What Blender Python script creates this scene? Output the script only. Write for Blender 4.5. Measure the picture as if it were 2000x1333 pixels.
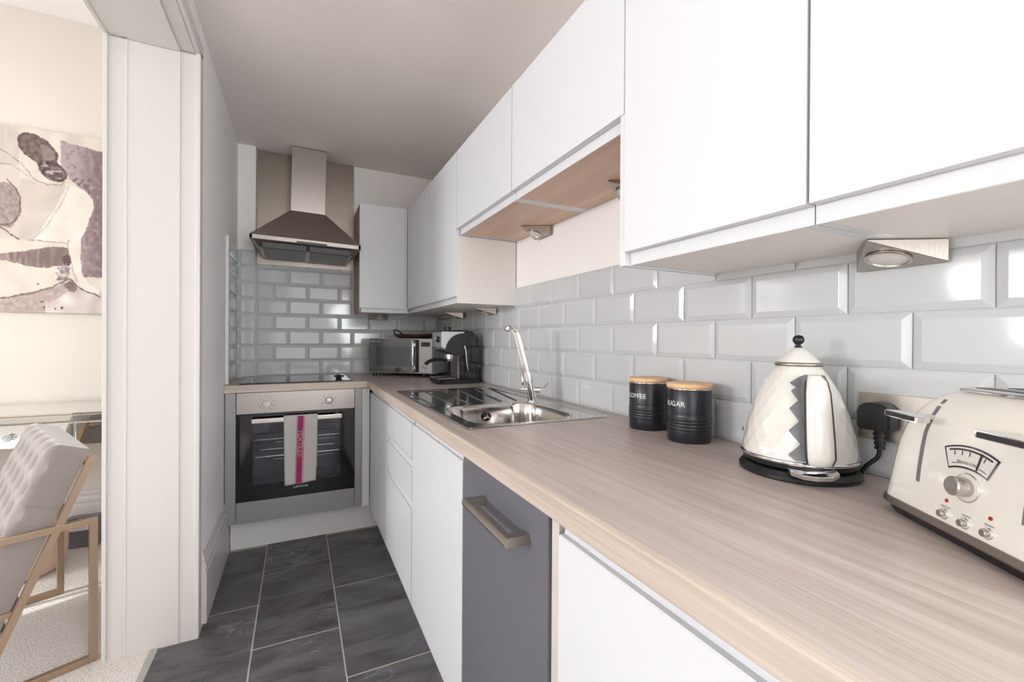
import bpy, bmesh, math, random
from mathutils import Vector, Matrix
random.seed(7)
SC = bpy.context.scene
COL = SC.collection
for o in list(bpy.data.objects):
    bpy.data.objects.remove(o)

# ------------------------------------------------------------------ camera
YAW, PIT, ROL = 0.4556, -0.0032, 0.0060
cy, sy, cp, sp = math.cos(YAW), math.sin(YAW), math.cos(PIT), math.sin(PIT)
F = Vector((cp*sy, cp*cy, sp)); R = Vector((cy, -sy, 0)); U = Vector((-sp*sy, -sp*cy, cp))
c_, s_ = math.cos(ROL), math.sin(ROL)
CR, CU = R*c_ + U*s_, -R*s_ + U*c_
cam_d = bpy.data.cameras.new('camera'); cam = bpy.data.objects.new('camera', cam_d); COL.objects.link(cam)
m3 = Matrix((CR, CU, -F)).transposed()
cam.matrix_world = Matrix.Translation((0, 0, 1.159)) @ m3.to_4x4()
cam_d.sensor_width = 36; cam_d.lens = 852.66*36/2000; cam_d.clip_start = .02
SC.camera = cam

# ------------------------------------------------------------------ world, daylight, added side fill, exposure
w = bpy.data.worlds.new('sky'); SC.world = w; w.use_nodes = True
bg = w.node_tree.nodes['Background']; bg.inputs[0].default_value = (.93, .96, 1.0, 1); bg.inputs[1].default_value = 1.3
SC.view_settings.view_transform = 'Standard'; SC.view_settings.look = 'None'
SC.view_settings.gamma = 1; SC.view_settings.use_curve_mapping = False
SC.view_settings.exposure = -0.23

def window_light(name, loc, direction, sx, sz, power, col=(1, 1, 1)):
    d = bpy.data.lights.new(name, 'AREA'); d.shape = 'RECTANGLE'; d.size = sx; d.size_y = sz
    d.energy = power; d.color = col
    o = bpy.data.objects.new(name, d); COL.objects.link(o); o.location = loc
    o.rotation_euler = Vector(direction).to_track_quat('-Z', 'Z').to_euler()
    return o
window_light('daylight_living_near', (-4.62, 1.36, 1.6), (1, 0, -.30), .8, 1.7, 200, (.96, .98, 1))
window_light('daylight_living_far', (-4.62, -1.0, 1.6), (1, 0, -.30), 1.5, 1.7, 60, (.96, .98, 1))
window_light('daylight_living_end', (-3.06, 3.38, 1.68), (0, -1, 0), 1.0, .65, 12, (1, .99, .97))
window_light('daylight_kitchen', (.28, -2.41, 1.45), (-.22, 1, .42), 1.3, 1.66, 30, (.95, .98, 1))
window_light('fill_kitchen_side', (1.02, -1.55, 1.55), (-1, .8, .25), 1.2, 1.15, 105, (.95, .98, 1))  # added fill lamp, unseen, brightens the left wall and ceiling

sd = bpy.data.lights.new('sun', 'SUN'); sd.energy = 4.5; sd.angle = math.radians(2.5); sd.color = (1, .97, .93)
so = bpy.data.objects.new('sun', sd); COL.objects.link(so); so.location = (-8, 0, 4)
so.rotation_euler = Vector((1, .257, -.63)).to_track_quat('-Z', 'Z').to_euler()

# ------------------------------------------------------------------ materials
MAT = {}
def mat(name, col, rough=.5, metal=0, spec=.5, bump=0, bscale=60, var=0, vscale=8, stretch=None, coat=0, trans=0, aniso=0, rand=0, alpha=1, sheen=0, emit=0):
    m = bpy.data.materials.new(name); m.use_nodes = True; nt = m.node_tree; N = nt.nodes; L = nt.links
    b = N['Principled BSDF']
    lin = lambda c: c/12.92 if c <= .04045 else ((c+.055)/1.055)**2.4
    cl = tuple(lin(c/255) for c in col) + (1,)
    b.inputs['Base Color'].default_value = cl; b.inputs['Roughness'].default_value = rough
    b.inputs['Metallic'].default_value = metal; b.inputs['Specular IOR Level'].default_value = spec
    b.inputs['Coat Weight'].default_value = coat; b.inputs['Coat Roughness'].default_value = .05
    b.inputs['Transmission Weight'].default_value = trans; b.inputs['Sheen Weight'].default_value = sheen
    if alpha < 1: b.inputs['Alpha'].default_value = alpha
    if bump or var or rand:
        tc = N.new('ShaderNodeTexCoord'); mp = N.new('ShaderNodeMapping'); L.new(tc.outputs['Object'], mp.inputs[0])
        if stretch: mp.inputs['Scale'].default_value = stretch
    if rand:
        oi = N.new('ShaderNodeObjectInfo'); 
    if var or rand:
        no = N.new('ShaderNodeTexNoise'); no.inputs['Scale'].default_value = vscale; no.inputs['Detail'].default_value = 5
        L.new(mp.outputs[0], no.inputs[0])
        mr = N.new('ShaderNodeMapRange'); mr.inputs[1].default_value = .3; mr.inputs[2].default_value = .7
        mr.inputs[3].default_value = 1-var; mr.inputs[4].default_value = 1+var
        L.new(no.outputs[0], mr.inputs[0]); src = mr.outputs[0]
        if rand:
            m2 = N.new('ShaderNodeMapRange'); m2.inputs[3].default_value = 1-rand; m2.inputs[4].default_value = 1+rand
            L.new(oi.outputs['Random'], m2.inputs[0])
            mm = N.new('ShaderNodeMath'); mm.operation = 'MULTIPLY'; L.new(src, mm.inputs[0]); L.new(m2.outputs[0], mm.inputs[1]); src = mm.outputs[0]
        mx = N.new('ShaderNodeVectorMath'); mx.operation = 'SCALE'; mx.inputs[0].default_value = cl[:3]
        L.new(src, mx.inputs['Scale']); L.new(mx.outputs[0], b.inputs['Base Color'])
    if bump:
        nb = N.new('ShaderNodeTexNoise'); nb.inputs['Scale'].default_value = bscale; nb.inputs['Detail'].default_value = 4
        L.new(mp.outputs[0], nb.inputs[0])
        bp = N.new('ShaderNodeBump'); bp.inputs['Strength'].default_value = bump; bp.inputs['Distance'].default_value = .01
        L.new(nb.outputs[0], bp.inputs['Height']); L.new(bp.outputs[0], b.inputs['Normal'])
    MAT[name] = m
    return m
mat('white_paint', (236, 232, 229), .55, bump=.05, bscale=7, var=.012, vscale=3)
mat('jamb_paint', (206, 202, 199), .38, bump=.12, bscale=9, stretch=(3, 3, .5))
mat('ceiling_paint', (240, 232, 227), .8, bump=.06, bscale=5, var=.02, vscale=2)
mat('kitchen_wall', (247, 245, 243), .5, bump=.06, bscale=6)
mat('cream_wall', (210, 203, 195), .7)
mat('cabinet_white', (214, 215, 219), .32, spec=.35)
mat('carcass_white', (228, 224, 220), .45)
mat('cream_edge', (232, 222, 205), .5)
mat('grey_paint', (156, 155, 156), .32, metal=.35)
mat('plinth_white', (226, 225, 226), .35)
mat('tile_glaze', (194, 196, 197), .08, spec=.38, rand=.022, var=.006)
mat('grout', (236, 234, 228), .8)
mat('grout_grey', (184, 176, 169), .9, var=.12, vscale=14)
mat('stainless', (196, 190, 186), .26, metal=1, bump=.04, bscale=40, stretch=(1, 1, 30))
mat('stainless_h', (158, 151, 147), .36, metal=1, bump=.03, bscale=40, stretch=(.6, 30, 30))
mat('hood_steel', (176, 165, 157), .33, metal=1, bump=.03, bscale=30, stretch=(.6, 20, 20))
mat('splash_steel', (150, 141, 132), .36, metal=1)
mat('sink_steel', (206, 202, 198), .13, metal=1, bump=.02, bscale=90)
mat('bowl_steel', (200, 194, 188), .3, metal=1, bump=.02, bscale=90)
mat('chrome', (226, 226, 228), .06, metal=1)
mat('brushed_nickel', (176, 168, 160), .34, metal=1, bump=.05, bscale=50, stretch=(1, 20, 1))
mat('black_plastic', (22, 22, 25), .34)
mat('black_gloss', (10, 10, 12), .06, spec=.6)
mat('black_satin', (38, 38, 44), .3, metal=.2, bump=.03, bscale=80)
mat('charcoal_front', (100, 100, 107), .42, bump=.03, bscale=10, var=.05, vscale=3)
mat('grey_plastic', (120, 120, 124), .4)
mat('silver_plastic', (200, 200, 202), .3, metal=.5)
mat('mirror_door', (150, 153, 153), .09, metal=.8)
mat('mirror_dark', (128, 131, 131), .12, metal=.8)
mat('display_dark', (52, 56, 56), .2)
mat('enamel', (120, 120, 130), .35)
mat('cream_gloss', (226, 222, 214), .12, coat=.5)
mat('kettle_gloss', (222, 219, 213), .1, coat=.5)
mat('frost', (214, 210, 204), .35)
mat('red_lamp', (176, 30, 48), .2)
mat('lid_bamboo', (222, 182, 138), .45, var=.06, vscale=12, stretch=(1, 8, 1))
mat('copper', (150, 120, 104), .3, metal=1)
mat('white_cloth', (246, 243, 240), .9, bump=.15, bscale=220)
mat('magenta_cloth', (158, 40, 92), .9)
mat('pink_cloth', (228, 178, 198), .9)
mat('gold_metal', (162, 138, 116), .42, metal=.5)
mat('mirror_glass', (226, 226, 222), .03, metal=1)
mat('white_ink', (225, 225, 225), .6)
mat('grey_ink', (110, 110, 112), .6)
mat('dark_ink', (48, 46, 50), .6)
mat('pouf_leather', (216, 182, 162), .6, bump=.3, bscale=30, var=.06)
mat('velvet', (138, 129, 125), .85, sheen=.5, bump=.1, bscale=120, var=.05, vscale=6)
mat('strip_metal', (186, 184, 182), .4, metal=.4)
mat('bare_strip', (196, 190, 182), .7, var=.08, vscale=12, stretch=(4, 4, .6))
mat('crystal', (235, 238, 240), .03, trans=.8)
mat('shadow_gap', (70, 66, 64), .8)
mat('sky_glass', (235, 240, 245), .02, trans=1)

def wood(name, c1, c2, axis, scale=1.0, rough=.35, spec=.4):
    m = bpy.data.materials.new(name); m.use_nodes = True; nt = m.node_tree; N = nt.nodes; L = nt.links
    b = N['Principled BSDF']; b.inputs['Roughness'].default_value = rough; b.inputs['Specular IOR Level'].default_value = spec
    tc = N.new('ShaderNodeTexCoord'); mp = N.new('ShaderNodeMapping'); L.new(tc.outputs['Object'], mp.inputs[0])
    s = [26*scale]*3; s[axis] = 1.3*scale; mp.inputs['Scale'].default_value = s
    n1 = N.new('ShaderNodeTexNoise'); n1.inputs['Scale'].default_value = 1.6; n1.inputs['Detail'].default_value = 6; n1.inputs['Distortion'].default_value = .6
    L.new(mp.outputs[0], n1.inputs[0])
    mp2 = N.new('ShaderNodeMapping'); L.new(tc.outputs['Object'], mp2.inputs[0])
    s2 = [150*scale]*3; s2[axis] = 3*scale; mp2.inputs['Scale'].default_value = s2
    n2 = N.new('ShaderNodeTexNoise'); n2.inputs['Scale'].default_value = 1.5; n2.inputs['Detail'].default_value = 3; L.new(mp2.outputs[0], n2.inputs[0])
    mx = N.new('ShaderNodeMix'); mx.data_type = 'FLOAT'; mx.inputs[0].default_value = .38
    L.new(n1.outputs[0], mx.inputs[2]); L.new(n2.outputs[0], mx.inputs[3])
    cr = N.new('ShaderNodeValToRGB'); L.new(mx.outputs[0], cr.inputs[0])
    lin = lambda c: c/12.92 if c <= .04045 else ((c+.055)/1.055)**2.4
    cr.color_ramp.elements[0].position = .36; cr.color_ramp.elements[1].position = .62
    cr.color_ramp.elements[0].color = tuple(lin(c/255) for c in c1)+(1,); cr.color_ramp.elements[1].color = tuple(lin(c/255) for c in c2)+(1,)
    L.new(cr.outputs[0], b.inputs['Base Color'])
    bp = N.new('ShaderNodeBump'); bp.inputs['Strength'].default_value = .06; bp.inputs['Distance'].default_value = .004
    L.new(mx.outputs[0], bp.inputs['Height']); L.new(bp.outputs[0], b.inputs['Normal'])
    MAT[name] = m
wood('oak_worktop', (166, 152, 145), (190, 178, 172), 1)
wood('oak_worktop_x', (166, 152, 145), (190, 178, 172), 0)
wood('oak_edge', (180, 165, 152), (202, 189, 176), 1)
wood('oak_edge_x', (180, 165, 152), (202, 189, 176), 0)
wood('beech_panel', (196, 160, 138), (216, 182, 158), 1, .35)
wood('brown_panel', (128, 98, 80), (156, 124, 102), 2, .6)

def slate():
    m = bpy.data.materials.new('slate'); m.use_nodes = True; nt = m.node_tree; N = nt.nodes; L = nt.links
    b = N['Principled BSDF']; b.inputs['Roughness'].default_value = .48; b.inputs['Specular IOR Level'].default_value = .45
    g = N.new('ShaderNodeNewGeometry')
    oi = N.new('ShaderNodeObjectInfo')
    ad = N.new('ShaderNodeVectorMath'); ad.operation = 'ADD'; L.new(g.outputs['Position'], ad.inputs[0])
    sc = N.new('ShaderNodeMath'); sc.operation = 'MULTIPLY'; sc.inputs[1].default_value = 17; L.new(oi.outputs['Random'], sc.inputs[0])
    L.new(sc.outputs[0], ad.inputs[1])
    mp = N.new('ShaderNodeMapping'); mp.inputs['Scale'].default_value = (1.0, 2.4, 1); mp.inputs['Rotation'].default_value = (0, 0, -.45); L.new(ad.outputs[0], mp.inputs[0])
    n1 = N.new('ShaderNodeTexNoise'); n1.inputs['Scale'].default_value = 3.2; n1.inputs['Detail'].default_value = 9; n1.inputs['Distortion'].default_value = 1.4; L.new(mp.outputs[0], n1.inputs[0])
    cr = N.new('ShaderNodeValToRGB'); L.new(n1.outputs[0], cr.inputs[0])
    e = cr.color_ramp.elements; e[0].position = .3; e[0].color = (.060, .056, .061, 1); e[1].position = .7; e[1].color = (.150, .147, .158, 1)
    n3 = N.new('ShaderNodeTexNoise'); n3.inputs['Scale'].default_value = 4.2; n3.inputs['Detail'].default_value = 9; n3.inputs['Roughness'].default_value = .62; n3.inputs['Distortion'].default_value = .9; L.new(mp.outputs[0], n3.inputs[0])
    v = N.new('ShaderNodeMath'); v.operation = 'SUBTRACT'; v.inputs[1].default_value = .5; L.new(n3.outputs[0], v.inputs[0])
    va = N.new('ShaderNodeMath'); va.operation = 'ABSOLUTE'; L.new(v.outputs[0], va.inputs[0])
    vr = N.new('ShaderNodeMapRange'); vr.inputs[1].default_value = 0; vr.inputs[2].default_value = .016; vr.inputs[3].default_value = 1; vr.inputs[4].default_value = 0; L.new(va.outputs[0], vr.inputs[0])
    n4 = N.new('ShaderNodeTexNoise'); n4.inputs['Scale'].default_value = 2.6; L.new(ad.outputs[0], n4.inputs[0])
    r4 = N.new('ShaderNodeMapRange'); r4.inputs[1].default_value = .52; r4.inputs[2].default_value = .66; L.new(n4.outputs[0], r4.inputs[0])
    mu = N.new('ShaderNodeMath'); mu.operation = 'MULTIPLY'; L.new(vr.outputs[0], mu.inputs[0]); L.new(r4.outputs[0], mu.inputs[1])
    mu2 = N.new('ShaderNodeMath'); mu2.operation = 'MULTIPLY'; mu2.inputs[1].default_value = .75; L.new(mu.outputs[0], mu2.inputs[0])
    mx = N.new('ShaderNodeMix'); mx.data_type = 'RGBA'; L.new(mu2.outputs[0], mx.inputs[0]); L.new(cr.outputs[0], mx.inputs[6]); mx.inputs[7].default_value = (.36, .36, .38, 1)
    L.new(mx.outputs[2], b.inputs['Base Color'])
    bp = N.new('ShaderNodeBump'); bp.inputs['Strength'].default_value = .9; bp.inputs['Distance'].default_value = .014
    L.new(n1.outputs[0], bp.inputs['Height']); L.new(bp.outputs[0], b.inputs['Normal'])
    MAT['slate'] = m
slate()
def carpet():
    m = bpy.data.materials.new('carpet'); m.use_nodes = True; nt = m.node_tree; N = nt.nodes; L = nt.links
    b = N['Principled BSDF']; b.inputs['Roughness'].default_value = 1; b.inputs['Sheen Weight'].default_value = .3
    tc = N.new('ShaderNodeTexCoord')
    n = N.new('ShaderNodeTexNoise'); n.inputs['Scale'].default_value = 160; n.inputs['Detail'].default_value = 3; L.new(tc.outputs['Object'], n.inputs[0])
    cr = N.new('ShaderNodeValToRGB'); L.new(n.outputs[0], cr.inputs[0]); e = cr.color_ramp.elements
    e[0].position = .33; e[0].color = (.66, .60, .54, 1); e[1].position = .62; e[1].color = (.95, .91, .87, 1)
    L.new(cr.outputs[0], b.inputs['Base Color'])
    n2 = N.new('ShaderNodeTexNoise'); n2.inputs['Scale'].default_value = 9; L.new(tc.outputs['Object'], n2.inputs[0])
    ma = N.new('ShaderNodeMath'); ma.operation = 'ADD'; L.new(n.outputs[0], ma.inputs[0]); L.new(n2.outputs[0], ma.inputs[1])
    bp = N.new('ShaderNodeBump'); bp.inputs['Strength'].default_value = .7; bp.inputs['Distance'].default_value = .012
    L.new(ma.outputs[0], bp.inputs['Height']); L.new(bp.outputs[0], b.inputs['Normal'])
    MAT['carpet'] = m
carpet()
def tinted_pane():
    m = bpy.data.materials.new('oven_pane'); m.use_nodes = True; nt = m.node_tree; N = nt.nodes; L = nt.links
    N.remove(N['Principled BSDF']); out = N['Material Output']
    t = N.new('ShaderNodeBsdfTransparent'); t.inputs[0].default_value = (.84, .84, .88, 1)
    g = N.new('ShaderNodeBsdfGlossy'); g.inputs['Roughness'].default_value = .04
    f = N.new('ShaderNodeFresnel'); f.inputs[0].default_value = 1.6
    mx = N.new('ShaderNodeMixShader'); L.new(f.outputs[0], mx.inputs[0]); L.new(t.outputs[0], mx.inputs[1]); L.new(g.outputs[0], mx.inputs[2]); L.new(mx.outputs[0], out.inputs[0])
    MAT['oven_pane'] = m
tinted_pane()

# ------------------------------------------------------------------ helpers
def B(): return bmesh.new()
def box(bm, x0, x1, y0, y1, z0, z1, bev=0, seg=2):
    r = bmesh.ops.create_cube(bm, size=1)
    vs = r['verts']
    for v in vs:
        v.co = Vector(((x0+x1)/2+v.co.x*(x1-x0), (y0+y1)/2+v.co.y*(y1-y0), (z0+z1)/2+v.co.z*(z1-z0)))
    if bev:
        es = list({e for v in vs for e in v.link_edges})
        bmesh.ops.bevel(bm, geom=es, offset=bev, segments=seg, affect='EDGES', profile=.6)
    return bm
def prism(bm, pts, axis, a, b, bev=0):
    """pts: 2D outline; axis 0/1/2 extrusion axis; others in order."""
    def P(p, t):
        c = [0, 0, 0]; k = [i for i in range(3) if i != axis]; c[axis] = t; c[k[0]] = p[0]; c[k[1]] = p[1]; return Vector(c)
    A = [bm.verts.new(P(p, a)) for p in pts]; Bv = [bm.verts.new(P(p, b)) for p in pts]
    n = len(pts); fs = [bm.faces.new(A), bm.faces.new(list(reversed(Bv)))]
    for i in range(n): fs.append(bm.faces.new([A[(i+1) % n], A[i], Bv[i], Bv[(i+1) % n]]))
    if bev:
        es = list({e for v in A+Bv for e in v.link_edges})
        bmesh.ops.bevel(bm, geom=es, offset=bev, segments=2, affect='EDGES')
    bmesh.ops.recalc_face_normals(bm, faces=bm.faces)
    return bm
def cyl(bm, p0, p1, r0, r1=None, seg=24, caps=True):
    p0 = Vector(p0); p1 = Vector(p1); r1 = r0 if r1 is None else r1
    d = p1-p0; q = d.to_track_quat('Z', 'Y').to_matrix().to_4x4()
    bmesh.ops.create_cone(bm, cap_ends=caps, segments=seg, radius1=r0, radius2=r1, depth=d.length, matrix=Matrix.Translation((p0+p1)/2) @ q)
    return bm
def lathe(bm, prof, c=(0, 0, 0), seg=40, smooth=True):
    rings = []
    for r, z in prof:
        rings.append([bm.verts.new((c[0]+r*math.cos(2*math.pi*i/seg), c[1]+r*math.sin(2*math.pi*i/seg), c[2]+z)) for i in range(seg)] if r > 1e-5 else [bm.verts.new((c[0], c[1], c[2]+z))])
    for a, b in zip(rings, rings[1:]):
        for i in range(seg):
            j = (i+1) % seg
            if len(a) == 1 and len(b) == 1: continue
            if len(a) == 1: bm.faces.new([a[0], b[i], b[j]])
            elif len(b) == 1: bm.faces.new([a[i], a[j], b[0]])
            else: bm.faces.new([a[i], a[j], b[j], b[i]])
    bmesh.ops.recalc_face_normals(bm, faces=bm.faces)
    return bm
def tube(bm, pts, r, seg=10):
    pts = [Vector(p) for p in pts]; rings = []
    rr = r if isinstance(r, (list, tuple)) else [r]*len(pts)
    up = Vector((0, 0, 1))
    for i, p in enumerate(pts):
        d = (pts[min(i+1, len(pts)-1)]-pts[max(i-1, 0)]).normalized()
        if abs(d.dot(up)) > .95: up2 = Vector((1, 0, 0))
        else: up2 = up
        a = d.cross(up2).normalized(); b = d.cross(a).normalized()
        rings.append([bm.verts.new(p+(a*math.cos(2*math.pi*k/seg)+b*math.sin(2*math.pi*k/seg))*rr[i]) for k in range(seg)])
    for a, b in zip(rings, rings[1:]):
        # match closest start
        k0 = min(range(seg), key=lambda k: (a[0].co-b[k].co).length)
        for k in range(seg):
            bm.faces.new([a[k], a[(k+1) % seg], b[(k+1+k0) % seg], b[(k+k0) % seg]])
    bm.faces.new(rings[0]); bm.faces.new(list(reversed(rings[-1])))
    bmesh.ops.recalc_face_normals(bm, faces=bm.faces)
    return bm
def smoothcurve(pts, n=8):
    P = [Vector(p) for p in pts]; out = []
    P = [2*P[0]-P[1]]+P+[2*P[-1]-P[-2]]
    for i in range(1, len(P)-2):
        for k in range(n):
            t = k/n; a, b, c, d = P[i-1:i+3]
            out.append(.5*((2*b)+(c-a)*t+(2*a-5*b+4*c-d)*t*t+(3*b-a-3*c+d)*t**3))
    out.append(P[-2]); return out
def obj(name, bm, m, parent=None, smooth=False, world=True, angle=None):
    """links bm as one mesh object; bm is in world coordinates (or parent's local coordinates with world=False)."""
    me = bpy.data.meshes.new(name)
    if isinstance(bm, bpy.types.Mesh): me = bm
    else:
        if parent is not None and world:
            bm.transform(ROOTINV(parent))
        bm.to_mesh(me); bm.free()
    if m is not None:
        me.materials.clear(); me.materials.append(MAT[m] if isinstance(m, str) else m)
    if smooth:
        if angle: me.shade_smooth(); me.set_sharp_from_angle(angle=math.radians(angle))
        else: me.shade_smooth()
    o = bpy.data.objects.new(name, me); COL.objects.link(o)
    if parent is not None: o.parent = parent
    return o
def WM(o):
    m = o.matrix_basis.copy(); p = o.parent
    while p is not None: m = p.matrix_basis @ m; p = p.parent
    return m
def ROOTINV(o): return WM(o).inverted()
def thing(name, label, cat, loc=(0, 0, 0), rz=0, group=None):
    o = bpy.data.objects.new(name, None); o.empty_display_size = .05; COL.objects.link(o)
    o.matrix_basis = Matrix.Translation(loc) @ Matrix.Rotation(rz, 4, 'Z')
    o['label'] = label; o['category'] = cat
    if group: o['group'] = group
    return o
def struct(name, bm, m, label=None, cat=None, **k):
    o = obj(name, bm, m, **k); o['kind'] = 'structure'
    if label: o['label'] = label
    if cat: o['category'] = cat
    return o
def copy_thing(t, loc=None, rz=None, label=None):
    c = t.copy(); COL.objects.link(c)
    if loc is not None: c.matrix_basis = Matrix.Translation(loc) @ Matrix.Rotation(rz or 0, 4, 'Z')
    if label: c['label'] = label
    for ch in list(t.children):
        d = ch.copy(); COL.objects.link(d); d.parent = c
        for g in list(ch.children):
            e = g.copy(); COL.objects.link(e); e.parent = d
    return c
def text_bm(s, size, ext=.0004, align='CENTER', spacing=1.0, weight=0):
    cu = bpy.data.curves.new('text_temp', 'FONT'); cu.body = s; cu.size = size; cu.extrude = ext; cu.align_x = align; cu.align_y = 'CENTER'; cu.space_character = spacing; cu.offset = weight; cu.resolution_u = 3
    o = bpy.data.objects.new('text_temp', cu); COL.objects.link(o)
    me = bpy.data.meshes.new_from_object(o.evaluated_get(bpy.context.evaluated_depsgraph_get()))
    bm = B(); bm.from_mesh(me)
    bpy.data.objects.remove(o); bpy.data.curves.remove(cu); bpy.data.meshes.remove(me)
    return bm
def place(bm, origin, xd, yd):
    """map local xy(z) to plane axes xd, yd at origin."""
    xd = Vector(xd).normalized(); yd = Vector(yd).normalized(); zd = xd.cross(yd)
    m = Matrix((xd, yd, zd)).transposed().to_4x4(); m.translation = Vector(origin)
    bm.transform(m); return bm
def join(a, b):
    me = bpy.data.meshes.new('tmp'); b.to_mesh(me); b.free(); a.from_mesh(me); bpy.data.meshes.remove(me); return a

# ------------------------------------------------------------------ dimensions
WX, BY, LX = .970, 3.28, -.345          # right wall, back wall, kitchen left wall
CZ, LCZ = 2.38, 2.94                    # kitchen and living room ceilings
JY, LWX = 2.032, -.62                   # door opening edge; living side of the dividing wall
RY, LLX = -2.4, -4.6                    # rear wall, living room's left wall
LBY = 3.30
WT, WB = .91, .87                       # worktop top and underside
FX = .367                               # worktop front edge (long run)
FY = 2.68                               # worktop front edge (oven run)

# ================================================================== THE SETTING
b = B(); box(b, WX+.003, WX+.12, -.9, BY+.12, 0, 2.5); box(b, WX+.003, WX+.12, RY, -2.2, 0, 2.5); box(b, WX+.003, WX+.12, -2.2, -.9, 0, .95); box(b, WX+.003, WX+.12, -2.2, -.9, 2.15, 2.5)
wall_right = struct('wall_right', b, 'white_paint', 'white painted wall behind the tiled splashback', 'wall')
b = B(); box(b, LX, WX+.12, BY+.003, BY+.12, 0, 2.5)
wall_back = struct('wall_back', b, 'white_paint', 'end wall behind the oven and extractor hood', 'wall')
b = B(); box(b, LWX, LX, JY+.014, LBY, 0, LCZ)
wall_left = struct('wall_left', b, 'kitchen_wall', 'pale wall on the left of the galley kitchen', 'wall')
b = B(); box(b, LWX, LX, RY, -.75, 0, LCZ); box(b, LWX, LX, -.75, JY+.014, 2.262, LCZ)
struct('wall_left_front', b, 'white_paint', 'dividing wall over and before the wide opening', 'wall')
b = B(); box(b, LLX, LWX, LBY, LBY+.12, 0, 1.3); box(b, LLX, LWX, LBY, LBY+.12, 2.05, LCZ); box(b, LLX, -3.6, LBY, LBY+.12, 1.3, 2.05); box(b, -2.52, LWX, LBY, LBY+.12, 1.3, 2.05)
struct('wall_living_back', b, 'cream_wall', 'cream living room wall behind the painting', 'wall')
b = B()
for z0, z1, y0, y1 in ((0, .7, RY, LBY), (2.5, LCZ, RY, LBY), (.7, 2.5, 1.8, LBY), (.7, 2.5, -.2, .92), (.7, 2.5, RY, -1.8)): box(b, LLX-.14, LLX, y0, y1, z0, z1)
struct('wall_living_left', b, 'cream_wall', 'far left living room wall with two windows', 'wall')
b = B()
for x0, x1, z0, z1 in ((LLX, -.4, 0, LCZ), (.95, WX+.12, 0, LCZ), (-.4, .95, 0, .6), (-.4, .95, 2.32, LCZ)): box(b, x0, x1, RY-.12, RY, z0, z1)
struct('wall_rear', b, 'cream_wall', 'rear wall with a window behind the viewer', 'wall')
b = B(); box(b, LX, WX+.12, RY, BY+.12, CZ, CZ+.1)
struct('ceiling', b, 'ceiling_paint', 'off-white kitchen ceiling', 'ceiling')
b = B(); box(b, LLX-.1, LX, RY, LBY+.1, LCZ, LCZ+.1)
struct('ceiling_living', b, 'white_paint', 'high white living room ceiling', 'ceiling')
# windows outside the frame, one added for the side fill: frames and bars
def window(name, axis, at, a0, a1, z0, z1):
    bm = B(); t = .05
    def bb(p0, p1, q0, q1, d=.03):
        if axis == 'x': box(bm, at-d, at+d, p0, p1, q0, q1)
        else: box(bm, p0, p1, at-d, at+d, q0, q1)
    bb(a0, a1, z0, z0+t); bb(a0, a1, z1-t, z1); bb(a0, a0+t, z0, z1); bb(a1-t, a1, z0, z1)
    bb(a0, a1, (z0+z1)/2-.02, (z0+z1)/2+.02, .02); bb((a0+a1)/2-.012, (a0+a1)/2+.012, z0, z1, .012)
    o = struct(name, bm, 'white_paint'); return o
window('window_1', 'x', LLX+.02, .92, 1.8, .7, 2.5)
window('window_2', 'x', LLX+.02, -1.8, -.2, .7, 2.5)
window('window_3', 'y', RY+.02, -.4, .95, .6, 2.32)
window('window_added', 'x', WX+.05, -2.2, -.9, .95, 2.15)  # made-up window in the right wall, put in for the side fill lamp
window('window_4', 'y', LBY+.02, -3.6, -2.52, 1.3, 2.05)

# floor: screed, slate tiles, carpet
b = B(); box(b, LX, WX, RY, BY, -.1, -.0008); box(b, -.462, LX, -.75, JY+.014, -.1, -.0008)
floor = struct('floor', b, 'grout_grey', 'slate tiled kitchen floor', 'floor')
xs = [(-.462, -.152), (-.148, .152), (.156, .446)]
ph = {0: 2.178, 1: 2.482, 2: 2.182}
for ci, (x0, x1) in enumerate(xs):
    step = .6 if ci != 1 else .61
    y = ph[ci]+ (step if ci != 1 else step)
    ys = []
    yy = ph[ci]+step*2
    while yy > -1.6: ys.append(yy); yy -= step
    for ya, yb in zip(ys[1:], ys[:-1]):
        y0, y1 = ya+.0022, min(yb-.0022, 2.80)
        if y1 <= y0+.02: continue
        segs = [(x0, y0, y1)]
        if ci == 0:
            if y0 >= JY: segs = [(LX+.004, y0, y1)]
            elif y1 > JY: segs = [(LX+.004, JY+.0, y1), (x0, y0, JY)]
        if len(segs) == 2:
            bm = B(); prism(bm, [(x0, y0), (x1, y0), (x1, y1), (LX+.004, y1), (LX+.004, JY), (x0, JY)], 2, -.01, 0, .0012)
            obj('slate_tile', bm, 'slate', floor); continue
        for xx, q0, q1 in segs:
            bm = B(); box(bm, xx, x1, q0, q1, -.01, random.uniform(-.0002, .0004), .001, 1)
            obj('slate_tile', bm, 'slate', floor)
b = B(); box(b, -.486, -.4625, -.75, JY+.012, -.02, .004, .002)
struct('trim_1', b, 'strip_metal', 'pale metal threshold strip between carpet and slate', 'trim')
b = B(); box(b, LLX, -.487, RY, LBY, -.1, .0)
struct('floor_living', b, 'carpet', 'beige living room carpet', 'carpet')

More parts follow.
